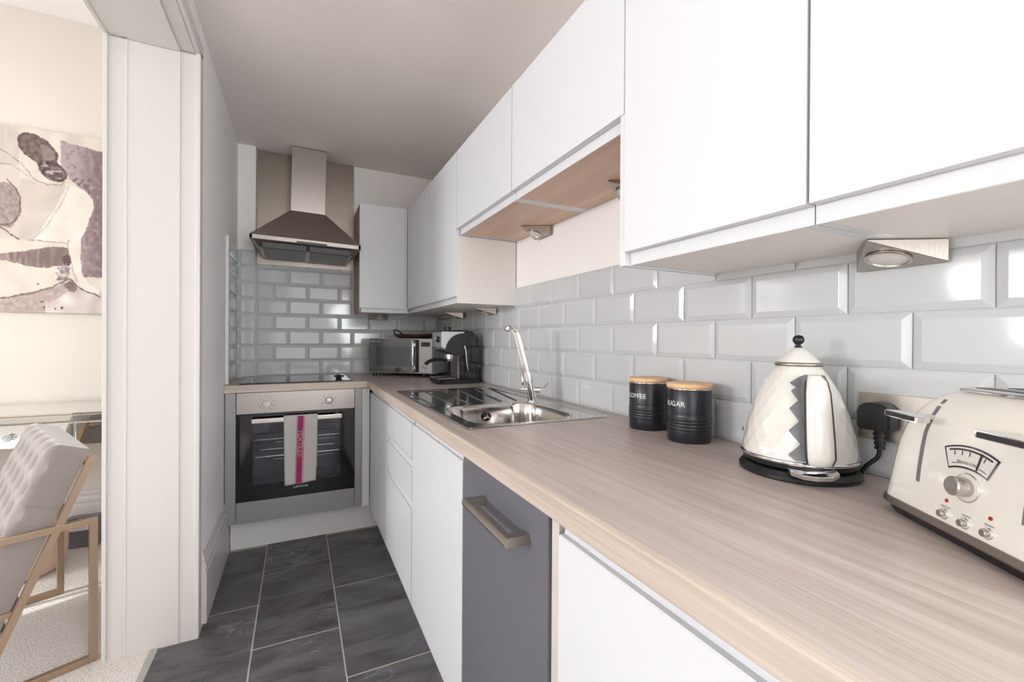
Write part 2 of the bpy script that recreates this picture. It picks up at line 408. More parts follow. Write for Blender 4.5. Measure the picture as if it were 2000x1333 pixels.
# ---- door jamb and lintel
b = B(); box(b, -.558, -.402, JY, JY+.013, 0, 2.236, .0015)
box(b, LWX-.0, -.560, JY+.004, JY+.0135, 0, 2.236); box(b, -.402, -.352, JY+.005, JY+.0135, 0, 2.236)
box(b, LWX-.004, -.611, JY-.006, JY+.03, 0, 2.245, .002); box(b, -.356, LX+.006, JY+.001, JY+.05, 0, 2.262, .004)
box(b, -.566, -.556, JY-.002, JY+.008, 0, 2.236, .002)
struct('door_1', b, 'jamb_paint', 'white gloss painted lining of the wide opening to the living room', 'door frame')
b = B(); box(b, -.558, -.402, -.75, JY, 2.236, 2.262, .001); box(b, LWX, -.558, -.75, JY, 2.240, 2.262); box(b, -.402, -.356, -.75, JY, 2.243, 2.262)
box(b, LWX-.004, -.611, -.75, JY, 2.236, 2.33, .002); box(b, -.356, LX+.006, -.75, JY+.05, 2.244, 2.30, .004)
struct('door_2', b, 'jamb_paint', 'white painted lintel over the wide opening', 'door frame')

# ---- skirtings
def skirting(name, p0, p1, nrm, h, t, label):
    p0 = Vector(p0); p1 = Vector(p1); n = Vector(nrm)
    prof = [(0, 0), (t, 0), (t, h*.70), (t*.75, h*.715), (t*.75, h*.76), (t*.95, h*.78), (t*.9, h*.84), (t*.5, h*.88), (t*.62, h*.93), (t*.3, h*.96), (t*.3, h), (0, h)]
    bm = B(); A = [bm.verts.new(p0+n*a+Vector((0, 0, z))) for a, z in prof]; C = [bm.verts.new(p1+n*a+Vector((0, 0, z))) for a, z in prof]
    bm.faces.new(A); bm.faces.new(list(reversed(C)))
    for i in range(len(prof)):
        j = (i+1) % len(prof); bm.faces.new([A[j], A[i], C[i], C[j]])
    bmesh.ops.recalc_face_normals(bm, faces=bm.faces)
    struct(name, bm, 'jamb_paint', label, 'skirting')
skirting('baseboard_left', (LX, 2.13, 0), (LX, 2.79, 0), (1, 0, 0), .287, .016, 'tall moulded white skirting on the kitchen left wall')
skirting('baseboard_back', (LLX, LBY, 0), (LWX, LBY, 0), (0, -1, 0), .29, .022, 'tall moulded white skirting below the mirrored console')

# ---- wall tiles
PV, PH = .1015, .2024
Z0 = .9075
def tile_mesh(wd, ht, cache={}):
    k = (round(wd, 4), round(ht, 4))
    if k in cache: return cache[k]
    bm = B(); be = min(.013, wd*.3, ht*.3)
    a, c = wd/2, ht/2
    def ring(x, y, z): return [bm.verts.new(v) for v in ((-x, -y, z), (x, -y, z), (x, y, z), (-x, y, z))]
    r0 = ring(a, c, 0); r1 = ring(a, c, .0030); r1b = ring(a-.0012, c-.0012, .0042); r2 = ring(a-be, c-be, .0085); r3 = ring(a-be-.0012, c-be-.0012, .0087)
    for A, C in ((r0, r1), (r1, r1b), (r1b, r2), (r2, r3)):
        for i in range(4): bm.faces.new([A[i], A[(i+1) % 4], C[(i+1) % 4], C[i]])
    bm.faces.new(r3)
    me = bpy.data.meshes.new('tile'); bm.to_mesh(me); bm.free(); me.materials.append(MAT['tile_glaze']); cache[k] = me; return me
def tiles(parent, origin, ud, nd, u0, u1, rows, phase, zmax=None, skip=None):
    """rows: list of row index; phase(row) gives position of one joint."""
    ud = Vector(ud); nd = Vector(nd); g = .0015
    rot = Matrix((ud, Vector((0, 0, 1)), nd)).transposed().to_4x4()
    for j in rows:
        za, zb = Z0+PV*j+g/2, Z0+PV*(j+1)-g/2
        if zmax: zb = min(zb, zmax)
        if zb-za < .012: continue
        p = phase(j); k0 = math.floor((u0-p)/PH)
        a = p+k0*PH
        while a < u1:
            x0, x1 = max(a+g/2, u0), min(a+PH-g/2, u1)
            if x1-x0 > .006 and not (skip and skip(x0, x1, za, zb)):
                o = bpy.data.objects.new('tile', tile_mesh(x1-x0, zb-za)); COL.objects.link(o); o.parent = parent
                tilt = Matrix.Rotation(random.uniform(-.0035, .0035), 4, 'X') @ Matrix.Rotation(random.uniform(-.003, .003), 4, 'Y')
                o.matrix_basis = Matrix.Translation(Vector(origin)+ud*((x0+x1)/2)+Vector((0, 0, (za+zb)/2))) @ rot @ tilt
            a += PH
# right wall: u runs along -y so that u x z = normal(-x):  (-y) x z = -x
tiles(wall_right, (WX+.003, 0, 0), (0, -1, 0), (-1, 0, 0), -(BY-.006), .62, range(5), lambda j: -(.2777+PH*(0 if j % 2 == 1 else .5)))
tiles(wall_back, (0, BY+.003, 0), (1, 0, 0), (0, -1, 0), -.243, WX-.006, range(9), lambda j: (-.060 if j % 2 == 0 else -.145), zmax=1.70, skip=lambda a, b2, c, d: c > 1.33 and a > .36)
# boxed-in column in the back left corner, with its own tiles
b = B(); box(b, LX+.001, -.246, 3.222, BY, 0, CZ)
col = struct('wall_column', b, 'white_paint', 'narrow boxed-in white column left of the hood, tiled below', 'wall')
tiles(col, (0, 3.222, 0), (1, 0, 0), (0, -1, 0), LX+.01, -.2475, range(8), lambda j: -.247)
tiles(wall_left, (LX, 0, 0), (0, 1, 0), (1, 0, 0), 2.768, 3.212, range(8), lambda j: (3.01 if j % 2 else 2.91))
b = B(); box(b, LX+.0005, LX+.016, 2.722, 2.766, .912, 1.70, .002)
struct('trim_2', b, 'jamb_paint', 'vertical white trim strip at the edge of the left wall tiles', 'trim')

# ================================================================== FITTED KITCHEN
# worktop
top = thing('worktop', 'greyish oak laminate worktop running along the wall and round to the hob', 'worktop', (.66, 1.2, WB))
b = B()
SX0, SX1, SY0, SY1 = .44, .892, 1.145, 2.08
r = .006
def slab(bm, x0, x1, y0, y1): box(bm, x0, x1, y0, y1, WB, WT)
slab(b, FX+.012, SX0, -.62, FY); slab(b, SX0, SX1, -.62, SY0); slab(b, SX0, SX1, SY1, FY); slab(b, SX1, WX-.007, -.62, FY)
slab(b, FX+.012, WX-.007, FY, BY-.007)
obj('board', b, 'oak_worktop', top)
b = B(); prism(b, [(FX+.012, WB), (FX+.002, WB), (FX, WB+.002), (FX, WT-.004), (FX+.0015, WT-.001), (FX+.005, WT), (FX+.012, WT)], 1, -.62, FY+.006)
obj('front_edge', b, 'oak_edge', top)
b = B(); box(b, -.3435, FX+.012, FY+.012, 3.218, WB, WT); box(b, -.235, FX+.012, 3.218, BY-.007, WB, WT)
obj('board', b, 'oak_worktop_x', top)
b = B(); prism(b, [(FY+.012, WB), (FY+.002, WB), (FY, WB+.002), (FY, WT-.004), (FY+.0015, WT-.001), (FY+.005, WT), (FY+.012, WT)], 0, -.3435, FX+.004)
obj('front_edge', b, 'oak_edge_x', top)

CX = .385                                   # base door faces
def jdoor(bm, y0, y1, z0, z1, x=CX, t=.019, lip=.022):
    """handleless door/drawer front whose top is scooped back (J pull)."""
    prism(bm, [(x+t, z0), (x+.0015, z0), (x, z0+.0015), (x, z1-lip-.003), (x+.002, z1-lip), (x+.011, z1-lip), (x+.012, z1-lip+.003), (x+.012, z1-.003), (x+.014, z1), (x+t, z1)], 1, y0, y1)
def carcass(t, y0, y1, x0=.406, x1=.955, z0=.15, z1=.868, top=True):
    bm = B(); k = .016
    box(bm, x0, x1, y0, y0+k, z0, z1); box(bm, x0, x1, y1-k, y1, z0, z1); box(bm, x0, x1, y0+k, y1-k, z0, z0+k); box(bm, x1-.006, x1, y0+k, y1-k, z0+k, z1)
    if top: box(bm, x0, x0+.06, y0+k, y1-k, z1-.016, z1)
    obj('carcass', bm, 'carcass_white', t)
DT = .862
t = thing('base_cabinet', 'narrow white corner base cabinet beside the oven', 'cabinet', (.66, 2.42, .15))
carcass(t, 2.162, 2.70)
bm = B(); jdoor(bm, 2.164, 2.683, .16, DT); obj('door', bm, 'cabinet_white', t)
bm = B(); box(bm, .342, .384, 2.702, 2.72, .165, .866, .001); obj('corner_post', bm, 'cabinet_white', t)
t = thing('drawer_unit', 'white base unit with three stacked handleless drawers', 'drawer unit', (.66, 1.9, .15))
carcass(t, 1.634, 2.158)
for z0, z1 in ((.706, DT), (.548, .690), (.16, .532)):
    bm = B(); jdoor(bm, 1.637, 2.155, z0, z1+.0); obj('drawer', bm, 'cabinet_white', t)
t = thing('base_cabinet', 'white base cabinet with one wide door below the sink bowl', 'cabinet', (.66, 1.35, .15))
carcass(t, 1.070, 1.630, top=False)
bm = B(); jdoor(bm, 1.073, 1.627, .16, DT); obj('door', bm, 'cabinet_white', t)
t = thing('base_cabinet', 'white handleless base cabinet nearest the viewer under the worktop', 'cabinet', (.66, .3, .15))
carcass(t, .006, .610)
bm = B(); jdoor(bm, .009, .607, .16, DT); obj('door', bm, 'cabinet_white', t)
t = thing('dishwasher', 'appliance with a plain charcoal front and steel bar handle', 'dishwasher', (.66, .85, .02))
bm = B(); box(bm, .41, .95, .645, 1.06, .02, .866); obj('body', bm, 'grey_plastic', t)
bm = B(); box(bm, CX, .408, .642, 1.066, .12, .8685, .001); dr = obj('door', bm, 'charcoal_front', t)
bm = B()
prism(bm, [(.338, .782), (.352, .782), (.352, .801), (.338, .801), (.3335, .797), (.332, .7915), (.3335, .786)], 1, .705, .932, .0008)
box(bm, .35, CX+.002, .705, .727, .783, .800, .001); box(bm, .35, CX+.002, .910, .932, .783, .800, .001)
hd = obj('handle', bm, 'brushed_nickel', dr); 
t = thing('filler_panel', 'thin unpainted vertical filler strip right of the charcoal front', 'panel', (.4, .627, .02))
bm = B(); box(bm, .391, .93, .6155, .6385, .02, .868, .001); obj('panel', bm, 'bare_strip', t)
t = thing('plinth', 'white plinth under the long row of base cabinets', 'plinth', (.45, 1.0, 0))
bm = B(); box(bm, .447, .463, -.6, .612, .001, .149, .001); box(bm, .447, .463, 1.068, 2.792, .001, .149, .001); obj('board', bm, 'plinth_white', t)
t = thing('plinth', 'white plinth along the floor below the oven', 'plinth', (.05, 2.8, 0))
bm = B(); box(bm, -.327, .463, 2.796, 2.812, .001, .172, .001); obj('board', bm, 'plinth_white', t)

# oven housing and oven
t = thing('oven_housing', 'grey housing panels around the built-in oven', 'cabinet', (0, 2.75, .17))
bm = B(); box(bm, -.341, -.293, 2.700, 2.72, .172, .868, .001); obj('side_filler', bm, 'grey_paint', t)
bm = B(); box(bm, .300, .3415, 2.700, 2.72, .172, .868, .001); obj('side_filler', bm, 'grey_paint', t)
bm = B(); box(bm, -.291, .298, 2.699, 2.72, .173, .284, .0015); obj('lower_panel', bm, 'grey_paint', t)
OY = 2.690
t = thing('oven', 'built-in single oven with steel control panel and black glass door', 'oven', (0, 2.9, .285))
bm = B(); 
box(bm, -.28, .29, 2.76, 3.18, .288, .292); box(bm, -.28, .29, 2.76, 3.18, .862, .867); box(bm, -.28, -.275, 2.76, 3.18, .292, .862); box(bm, .285, .29, 2.76, 3.18, .292, .862); box(bm, -.275, .285, 3.175, 3.18, .292, .862)
obj('cavity', bm, 'enamel', t)
bm = B(); box(bm, -.2895, .2975, 2.688, 2.76, .755, .8675, .0015); cpn = obj('control_panel', bm, 'stainless_h', t)
bm = B(); box(bm, -.285, .293, 2.71, 2.76, .744, .7545); obj('vent_gap', bm, 'black_plastic', t)
GX0, GX1, GZ0, GZ1 = -.289, .297, .289, .744
wx0, wx1, wz0, wz1 = -.215, .222, .372, .706
bm = B()
box(bm, GX0, wx0, OY, OY+.03, GZ0, GZ1); box(bm, wx1, GX1, OY, OY+.03, GZ0, GZ1); box(bm, wx0, wx1, OY, OY+.03, GZ0, wz0); box(bm, wx0, wx1, OY, OY+.03, wz1, GZ1)
door = obj('door', bm, 'black_gloss', t)
bm = B(); box(bm, wx0, wx1, OY+.001, OY+.005, wz0, wz1); obj('window_pane', bm, 'oven_pane', door)
bm = B(); box(bm, GX0+.001, -.19, OY-.002, OY+.004, .2862, .2895); obj('door_trim', bm, 'stainless', door)
for z in (.595, .500):
    bm = B()
    for yy in (2.775, 2.95, 3.14): cyl(bm, (-.272, yy, z), (.282, yy, z), .0036, seg=8)
    cyl(bm, (-.12, 2.775, z), (-.12, 2.775, z-.018), .002, seg=6); cyl(bm, (-.12, 2.775, z-.018), (.19, 2.775, z-.018), .0026, seg=6); cyl(bm, (.19, 2.775, z), (.19, 2.775, z-.018), .002, seg=6)
    for xx in (-.2, -.08, .04, .16, .26): cyl(bm, (xx, 2.775, z), (xx, 3.15, z), .0016, seg=6)
    obj('shelf_rack', bm, 'chrome', t)
bm = B(); box(bm, -.218, .226, 2.641, 2.655, .709, .733, .003); box(bm, -.205, -.185, 2.65, OY+.003, .713, .729); box(bm, .193, .213, 2.65, OY+.003, .713, .729)
obj('handle', bm, 'stainless', door)
for kx, mt in ((-.150, 'frost'), (.160, 'silver_plastic')):
    bm = B(); lathe(bm, [(0, .026), (.013, .026), (.0185, .023), (.0195, .018), (.020, .002), (.024, 0), (0, 0)], seg=32)
    place(bm, (kx, 2.6885, .807), (1, 0, 0), (0, 0, 1)); kn = obj('control_knob', bm, mt, cpn, smooth=True, angle=35)
    bm = B(); box(bm, kx-.001, kx+.001, 2.6617, 2.6627, .812, .823); obj('pointer', bm, 'dark_ink', cpn)
    for a in (-150, -110, -60, -20, 20, 60, 90, 140, 200):
        ra = math.radians(a); px, pz = kx+.036*math.cos(ra), .807+.036*math.sin(ra)
        bm = B()
        if a in (-60, 20, 140): cyl(bm, (px, 2.6882, pz), (px, 2.6875, pz), .0034, seg=10)
        else: box(bm, px-.0026, px+.0026, 2.6875, 2.6882, pz-.0022, pz+.0022)
        obj('dial_mark', bm, 'grey_ink', cpn)
bm = place(text_bm('LAMONA', .016, spacing=1.15), (.017, OY-.0006, .338), (1, 0, 0), (0, 0, 1)); obj('maker_name', bm, 'white_ink', door)

# tea towel folded over the oven handle
TW = thing('tea_towel', 'white tea towel with a magenta lettered stripe hanging on the oven handle', 'towel', (.017, 2.65, .55))
def towel_y(z, s): # front layer
    return 2.636-.004*max(0, math.sin(s*9+z*6))
bm = B(); nx, nz = 20, 36
def tgrid(bm, x0a, x1a, x0b, x1b, z0, z1, y, wav):
    V = []
    for j in range(nz+1):
        q = j/nz; z = z1+(z0-z1)*q; row = []
        for i in range(nx+1):
            p = i/nx; x = (x0a+(x0b-x0a)*q)*(1-p)+(x1a+(x1b-x1a)*q)*p
            zz = z + (.010*p*q)
            row.append(bm.verts.new((x, y-wav*math.sin(p*11+.7)*q-.003*q, zz)))
        V.append(row)
    for j in range(nz):
        for i in range(nx): bm.faces.new([V[j][i], V[j+1][i], V[j+1][i+1], V[j][i+1]])
    return V
Vf = tgrid(bm, -.068, .100, -.062, .092, .366, .738, 2.6365, .0035)
Vb = tgrid(bm, -.068, .100, -.064, .098, .428, .738, 2.6635, .002)
mid = [bm.verts.new((v.co.x, 2.650, .7425)) for v in Vf[0]]
for i in range(nx):
    bm.faces.new([Vf[0][i], Vf[0][i+1], mid[i+1], mid[i]]); bm.faces.new([mid[i], mid[i+1], Vb[0][i+1], Vb[0][i]])
bmesh.ops.solidify(bm, geom=bm.faces[:], thickness=.0012)
obj('cloth', bm, 'white_cloth', TW, smooth=True)
def on_towel(bm, off):
    for v in bm.verts:
        q = (.738-v.co.z)/.372; p = (v.co.x+.068-.006*q)/(.168-.014*q)
        v.co.y = 2.6365-.0035*math.sin(p*11+.7)*q-.003*q-.0012-off
    return bm
def stripe(x, w2, z0, z1, m, off, nm):
    bm = B(); n = 24
    sh = lambda z: -.010*(.738-z)/.372
    L0 = [bm.verts.new((x-w2+sh(z), 0, z)) for z in [z0+(z1-z0)*k/n for k in range(n+1)]]; L1 = [bm.verts.new((x+w2+sh(z), 0, z)) for z in [z0+(z1-z0)*k/n for k in range(n+1)]]
    for k in range(n): bm.faces.new([L0[k], L1[k], L1[k+1], L0[k+1]])
    on_towel(bm, off); return obj(nm, bm, m, TW)
stripe(.0155, .0135, .374, .502, 'magenta_cloth', .0004, 'stripe')
stripe(.0155, .0135, .502, .737, 'magenta_cloth', .0004, 'stripe')
stripe(-.0015, .0011, .372, .737, 'magenta_cloth', .0004, 'pinstripe'); stripe(.0335, .0011, .372, .737, 'magenta_cloth', .0004, 'pinstripe')
bm = text_bm('TEXTILES', .037, ext=.0001, spacing=.86, weight=.0004)
# letters run down the stripe, stretched wide
place(bm, (.011, 0, .590), (0, 0, -1), (1, 0, 0)); 
for v in bm.verts: v.co.z = .590+(v.co.z-.590)*1.12
on_towel(bm, .0009); obj('lettering', bm, 'pink_cloth', TW)

# hob
t = thing('hob', 'flat black ceramic hob set in the worktop above the oven', 'hob', (0, 2.99, WT))
bm = B(); box(bm, -.282, .282, 2.728, 3.238, WT+.0005, WT+.0055, .0015); obj('glass', bm, 'black_gloss', t)
for (hx, hy, hr) in ((-.14, 2.87, .09), (-.14, 3.11, .075), (.10, 3.11, .09), (.10, 2.87, .075)):
    bm = B(); lathe(bm, [(hr, 0), (hr, .0003), (hr-.0015, .0003), (hr-.0015, 0)], (hx, hy, WT+.0055), 48); obj('heating_ring', bm, 'grey_ink', t)
bm = B(); 
for k in range(5):
    a = k*2*math.pi/5; lathe(bm, [(0, 0), (.011, .001), (.013, .006), (.011, .011), (0, .012)], (.218+.017*math.cos(a), 2.785+.017*math.sin(a), WT+.020), 14)
lathe(bm, [(.016, 0), (.014, .02), (.02, .024), (0, .032)], (.218, 2.785, WT+.006), 20)
lathe(bm, [(0, 0), (.018, .0), (.02, .004), (0, .006)], (.218, 2.785, WT+.0055), 20)
kt = thing('control_dial', 'small black lobed dial standing on the right front of the hob', 'dial', (.218, 2.785, WT+.0056))
obj('body', bm, 'black_plastic', kt, smooth=True)

# splash panel behind the hood
t = thing('splashback_panel', 'brushed steel panel on the wall behind the extractor hood', 'panel', (.05, 3.275, 1.64))
bm = B(); box(bm, -.241, .349, 3.267, 3.271, 1.640, CZ-.003); obj('sheet', bm, 'splash_steel', t)
# hood
t = thing('extractor_hood', 'stainless steel chimney extractor hood above the hob', 'extractor hood', (.05, 3.06, 1.73))
t.matrix_basis = Matrix.Translation((.05, 3.06, 1.73)) @ Matrix.Rotation(math.radians(1.1), 4, 'Y')
bm = B()
HX, HY0, HY1 = .298, -.205, .20
lo = [(-HX, HY0), (HX, HY0), (HX, HY1), (-HX, HY1)]; hi = [(-.1, .035), (.1, .035), (.1, HY1), (-.1, HY1)]
zA, zB = .012, .237
A = [bm.verts.new((x, y, zA)) for x, y in lo]; C = [bm.verts.new((x, y, zB)) for x, y in hi]
for i in range(4): bm.faces.new([A[i], A[(i+1) % 4], C[(i+1) % 4], C[i]])
bm.faces.new(C); bm.faces.new(list(reversed(A)))
obj('canopy', bm, 'hood_steel', t, world=False)
bm = B()
for (x0, x1, y0, y1) in ((-HX, HX, HY0, HY0+.014), (-HX, -HX+.014, HY0, HY1), (HX-.014, HX, HY0, HY1), (-HX, HX, HY1-.014, HY1)): box(bm, x0, x1, y0, y1, -.012, .0125, .0015)
obj('rim', bm, 'stainless_h', t, world=False)
bm = B()
A = [bm.verts.new(v) for v in ((-HX+.014, HY0+.014, -.010), (HX-.014, HY0+.014, -.010), (HX-.014, HY1-.014, -.010), (-HX+.014, HY1-.014, -.010))]
C = [bm.verts.new(v) for v in ((-HX+.045, HY0+.055, -.048), (HX-.045, HY0+.055, -.048), (HX-.045, HY1-.02, -.060), (-HX+.045, HY1-.02, -.060))]
for i in range(4): bm.faces.new([A[i], A[(i+1) % 4], C[(i+1) % 4], C[i]])
bm.faces.new(C)
bmesh.ops.recalc_face_normals(bm, faces=bm.faces)
obj('underside', bm, 'hood_steel', t, world=False)
for x0, x1 in ((-.245, -.004), (.004, .245)):
    bm = B(); n = 10
    V = [bm.verts.new(v) for v in ((x0+.008, HY0+.022, -.0225), (x1-.004, HY0+.022, -.0225), (x1-.004, HY0+.052, -.0485), (x0+.008, HY0+.052, -.0485))]
    bm.faces.new(V); V2 = [bm.verts.new(v) for v in ((x0+.008, HY0+.06, -.0500), (x1-.004, HY0+.06, -.0500), (x1-.004, HY1-.03, -.0612), (x0+.008, HY1-.03, -.0612))]
    bm.faces.new(V2)
    obj('grease_filter', bm, 'grey_plastic', t, world=False)
bm = B(); box(bm, -.06, .105, HY0-.0015, HY0+.002, -.0105, -.0015); obj('switch_panel', bm, 'black_plastic', t, world=False)
bm = B(); box(bm, -.1, .1, .035, .2, .2365, .70, .001)
bmesh.ops.bisect_plane(bm, geom=bm.verts[:]+bm.edges[:]+bm.faces[:], plane_co=(0, 0, .644), plane_no=(0, 0, 1), clear_outer=True)
obj('chimney', bm, 'stainless', t, world=False)

# upper cabinets
DXF, RXF = .660, .680                      # door face, carcass face
UT = 2.035
def upper(t, y0, y1, zb, doors, bottom='carcass_white', x1=WX-.001):
    k = .018
    bm = B(); box(bm, RXF, x1, y0, y0+k, zb, UT); box(bm, RXF, x1, y1-k, y1, zb, UT); box(bm, RXF, x1, y0+k, y1-k, UT-k, UT); box(bm, x1-.008, x1, y0+k, y1-k, zb+k, UT-k)
    box(bm, RXF, RXF+.0015, y0+k, y1-k, zb+.0005, zb+.03)
    obj('carcass', bm, 'cabinet_white', t)
    bm = B(); box(bm, RXF+.0016, x1, y0+k, y1-k, zb, zb+k); obj('bottom_panel', bm, bottom, t)
    for a, c in doors:
        bm = B(); box(bm, DXF, DXF+.0185, a+.0012, c-.0012, zb+.028, UT, .001); obj('door', bm, 'cabinet_white', t)
t = thing('wall_cabinet', 'nearest large white wall cabinet above the toaster', 'cabinet', (.8, .0, 1.33))
upper(t, -.41, .379, 1.33, [(-.41, -.016), (-.016, .379)])
t = thing('wall_cabinet', 'large white wall cabinet above the kettle', 'cabinet', (.8, .57, 1.33))
upper(t, .381, .776, 1.33, [(.381, .7765)])
bm = B(); box(bm, .664, WX-.001, .7765, .795, 1.328, UT, .001); obj('end_panel', bm, 'cabinet_white', t)
t = thing('wall_cabinet', 'short white wall cabinet with wood underside, above the canisters', 'cabinet', (.8, 1.07, 1.645))
upper(t, .797, 1.358, 1.645, [(.779, 1.358)], 'beech_panel')
t = thing('wall_cabinet', 'short white wall cabinet with wood underside, above the sink tap', 'cabinet', (.8, 1.65, 1.645))
upper(t, 1.36, 1.938, 1.645, [(1.36, 1.942)], 'beech_panel')
t = thing('wall_cabinet', 'tall white wall cabinet with visible side, above the drainer', 'cabinet', (.8, 2.2, 1.33))
upper(t, 1.9445, 2.418, 1.332, [(1.945, 2.418)])
bm = B(); box(bm, .664, WX-.0015, 1.939, 1.944, 1.328, 1.642); obj('side_panel', bm, 'carcass_white', t)
t = thing('wall_cabinet', 'tall white wall cabinet in the far corner above the coffee machine', 'cabinet', (.8, 2.7, 1.33))
upper(t, 2.4195, 3.27, 1.332, [(2.4195, 2.955)])
t = thing('wall_cabinet', 'white wall cabinet with brown wood side, right of the hood', 'cabinet', (.5, 3.1, 1.33))
bm = B(); box(bm, .354, .368, 2.985, 3.268, 1.332, UT-.002); obj('side_panel', bm, 'brown_panel', t)
bm = B(); box(bm, .3685, .678, 2.985, 3.268, 1.332, 1.35); box(bm, .3685, .678, 2.985, 3.268, UT-.02, UT-.002); box(bm, .3685, .678, 3.26, 3.268, 1.35, UT-.02); box(bm, .66, .678, 2.985, 3.26, 1.35, UT-.02); box(bm, .3685, .66, 2.984, 2.986, 1.334, 1.365); obj('carcass', bm, 'cabinet_white', t)
bm = B(); box(bm, .354, .643, 2.965, 2.983, 1.360, UT, .001); obj('door', bm, 'cabinet_white', t)
bm = B(); box(bm, .6435, .6585, 2.962, 2.983, 1.334, UT, .001); obj('corner_post', bm, 'cabinet_white', t)

# under-cabinet triangle lights (local: apex at origin pointing -x, base toward +x, hanging down)
def tri_light(label, apex, rz, L=.108, Wd=.132, drop=.038, right=False):
    t = thing('cabinet_light', label, 'light', apex, rz, 'triangular lights under the wall cabinets')
    bm = B(); z = -.001
    A0 = bm.verts.new((0, 0, z)); A1 = bm.verts.new((0, 0, z-.003))
    B0 = bm.verts.new((L, Wd/2, z)); C0 = bm.verts.new((L, -Wd/2, z)); B1 = bm.verts.new((L, Wd/2, z-drop)); C1 = bm.verts.new((L, -Wd/2, z-drop))
    for f in ((A0, B0, C0), (A1, C1, B1), (A0, A1, B1, B0), (A0, C0, C1, A1), (B0, B1, C1, C0)): bm.faces.new(f)
    bmesh.ops.recalc_face_normals(bm, faces=bm.faces)
    bmesh.ops.bevel(bm, geom=bm.edges[:], offset=.0012, segments=1, affect='EDGES')
    obj('housing', bm, 'brushed_nickel', t, world=False)
    n = Vector((drop-.003, 0, L)).normalized(); xd = Vector((L, 0, -(drop-.003))).normalized()
    c = Vector((L*.64, 0, z-.003-(drop-.003)*.64))-n*.0008
    bm = B(); lathe(bm, [(.032, 0), (.032, .0022), (.029, .0030), (.0275, .0012), (.0275, 0)], seg=36); place(bm, c, xd, (0, -1, 0)); obj('lamp_ring', bm, 'stainless', t, world=False, smooth=True, angle=40)
    bm = B(); lathe(bm, [(.0275, .0006), (.018, .0024), (0, .0032)], seg=36); place(bm, c, xd, (0, -1, 0)); obj('lens', bm, 'frost', t, world=False, smooth=True)
    return t
L1 = tri_light('steel triangular spotlight under the wall cabinet above the toaster', (.847, .393, 1.330), 0)
copy_thing(L1, (.842, 1.064, 1.645), 0, 'steel triangular spotlight half hidden under the wood-bottomed cabinet above the canisters')
copy_thing(L1, (.849, 1.656, 1.645), 0, 'steel triangular spotlight under the wood-bottomed cabinet above the sink tap')
copy_thing(L1, (.852, 2.217, 1.332), 0, 'steel triangular spotlight under the tall cabinet above the drainer')
copy_thing(L1, (.835, 2.70, 1.332), 0, 'steel triangular spotlight under the far corner cabinet, over the coffee machine')
copy_thing(L1, (.52, 3.135, 1.332), math.pi/2, 'steel triangular spotlight on the back wall over the microwave')

# sink
t = thing('sink', 'stainless steel inset sink with ribbed drainer and one bowl', 'sink', (.66, 1.6, WT))
X0, X1, Y0, Y1 = .418, .912, 1.128, 2.098
bx0, bx1, by0, by1, br = .466, .826, 1.166, 1.534, .085
def rr(x, y, x0, x1, y0, y1, r):
    cx_, cy_ = (x0+x1)/2, (y0+y1)/2; qx = abs(x-cx_)-(x1-x0)/2+r; qy = abs(y-cy_)-(y1-y0)/2+r
    return math.hypot(max(qx, 0), max(qy, 0))+min(max(qx, qy), 0)-r
def sm(a, b_, v):
    v = max(0, min(1, (v-a)/(b_-a))); return v*v*(3-2*v)
def sink_h(x, y):
    e = rr(x, y, X0, X1, Y0, Y1, .02)
    z = .0012+.0022*sm(0, .006, -e)-.0016*sm(.006, .016, -e)
    d = rr(x, y, bx0, bx1, by0, by1, br)
    if d < .004:
        z += -.004*sm(.004, -.006, d)-.135*sm(-.001, -.022, d)-.012*sm(-.015, -.07, d)-.006*sm(-.05, -.17, d)
    g = rr(x, y, .448, .892, 1.572, 2.072, .03)
    if g < 0:
        z -= .0045*sm(0, -.012, g)
        k = .068*(1+(y-1.58)*.5)
        for r_ in range(6):
            z += .0050*math.exp(-((x-.462-r_*k)/.0026)**2)*sm(0, -.02, g)
    h = rr(x, y, .850, .896, 1.16, 1.44, .016)
    if h < 0: z -= .003*sm(0, -.008, h)
    return WT+z
bm = B()
def axis_pts(a, b_, base, fine, f):
    out = [a]; 
    while out[-1] < b_-1e-6:
        x = out[-1]; st = fine if any(p-q < x < p+q for p, q in f) else base
        out.append(min(b_, x+st))
    return out
gx = axis_pts(X0, X1, .0022, .0018, [(bx0+.012, .014), (bx1-.012, .014), (X0, .018), (X1, .018)])
gy = axis_pts(Y0, Y1, .0060, .0022, [(by0+.012, .014), (by1-.012, .014), (Y0, .018), (Y1, .018)])
V = [[bm.verts.new((x, y, sink_h(x, y))) for x in gx] for y in gy]
for j in range(len(gy)-1):
    for i in range(len(gx)-1): bm.faces.new([V[j][i], V[j][i+1], V[j+1][i+1], V[j+1][i]])
for f in bm.faces:
    c = f.calc_center_median()
    if rr(c.x, c.y, bx0, bx1, by0, by1, br) < -.002: f.material_index = 1
bo = obj('basin', bm, 'sink_steel', t, smooth=True); bo.data.materials.append(MAT['bowl_steel'])
bm = B(); lathe(bm, [(.017, 0), (.017, .0015), (0, .0016)], seg=28); place(bm, (.640, by1-.016, .868), (1, 0, 0), (0, 0, 1)); of = obj('overflow', bm, 'black_plastic', t)
bm = B()
for k in range(3):
    a = math.radians(90+120*k); tube(bm, [(.640, by1-.0185, .868), (.640+.016*math.cos(a), by1-.0185, .868+.016*math.sin(a))], .002, 6)
lathe(bm, [(.0, .0), (.0048, .0), (.0048, .003), (0, .003)], seg=12); 
obj('overflow_grille', bm, 'chrome', of) if False else bm.free()
bm = B()
for k in range(3):
    a = math.radians(90+120*k); tube(bm, [(.640, by1-.0185, .868), (.640+.0155*math.cos(a), by1-.0185, .868+.0155*math.sin(a))], .002, 6)
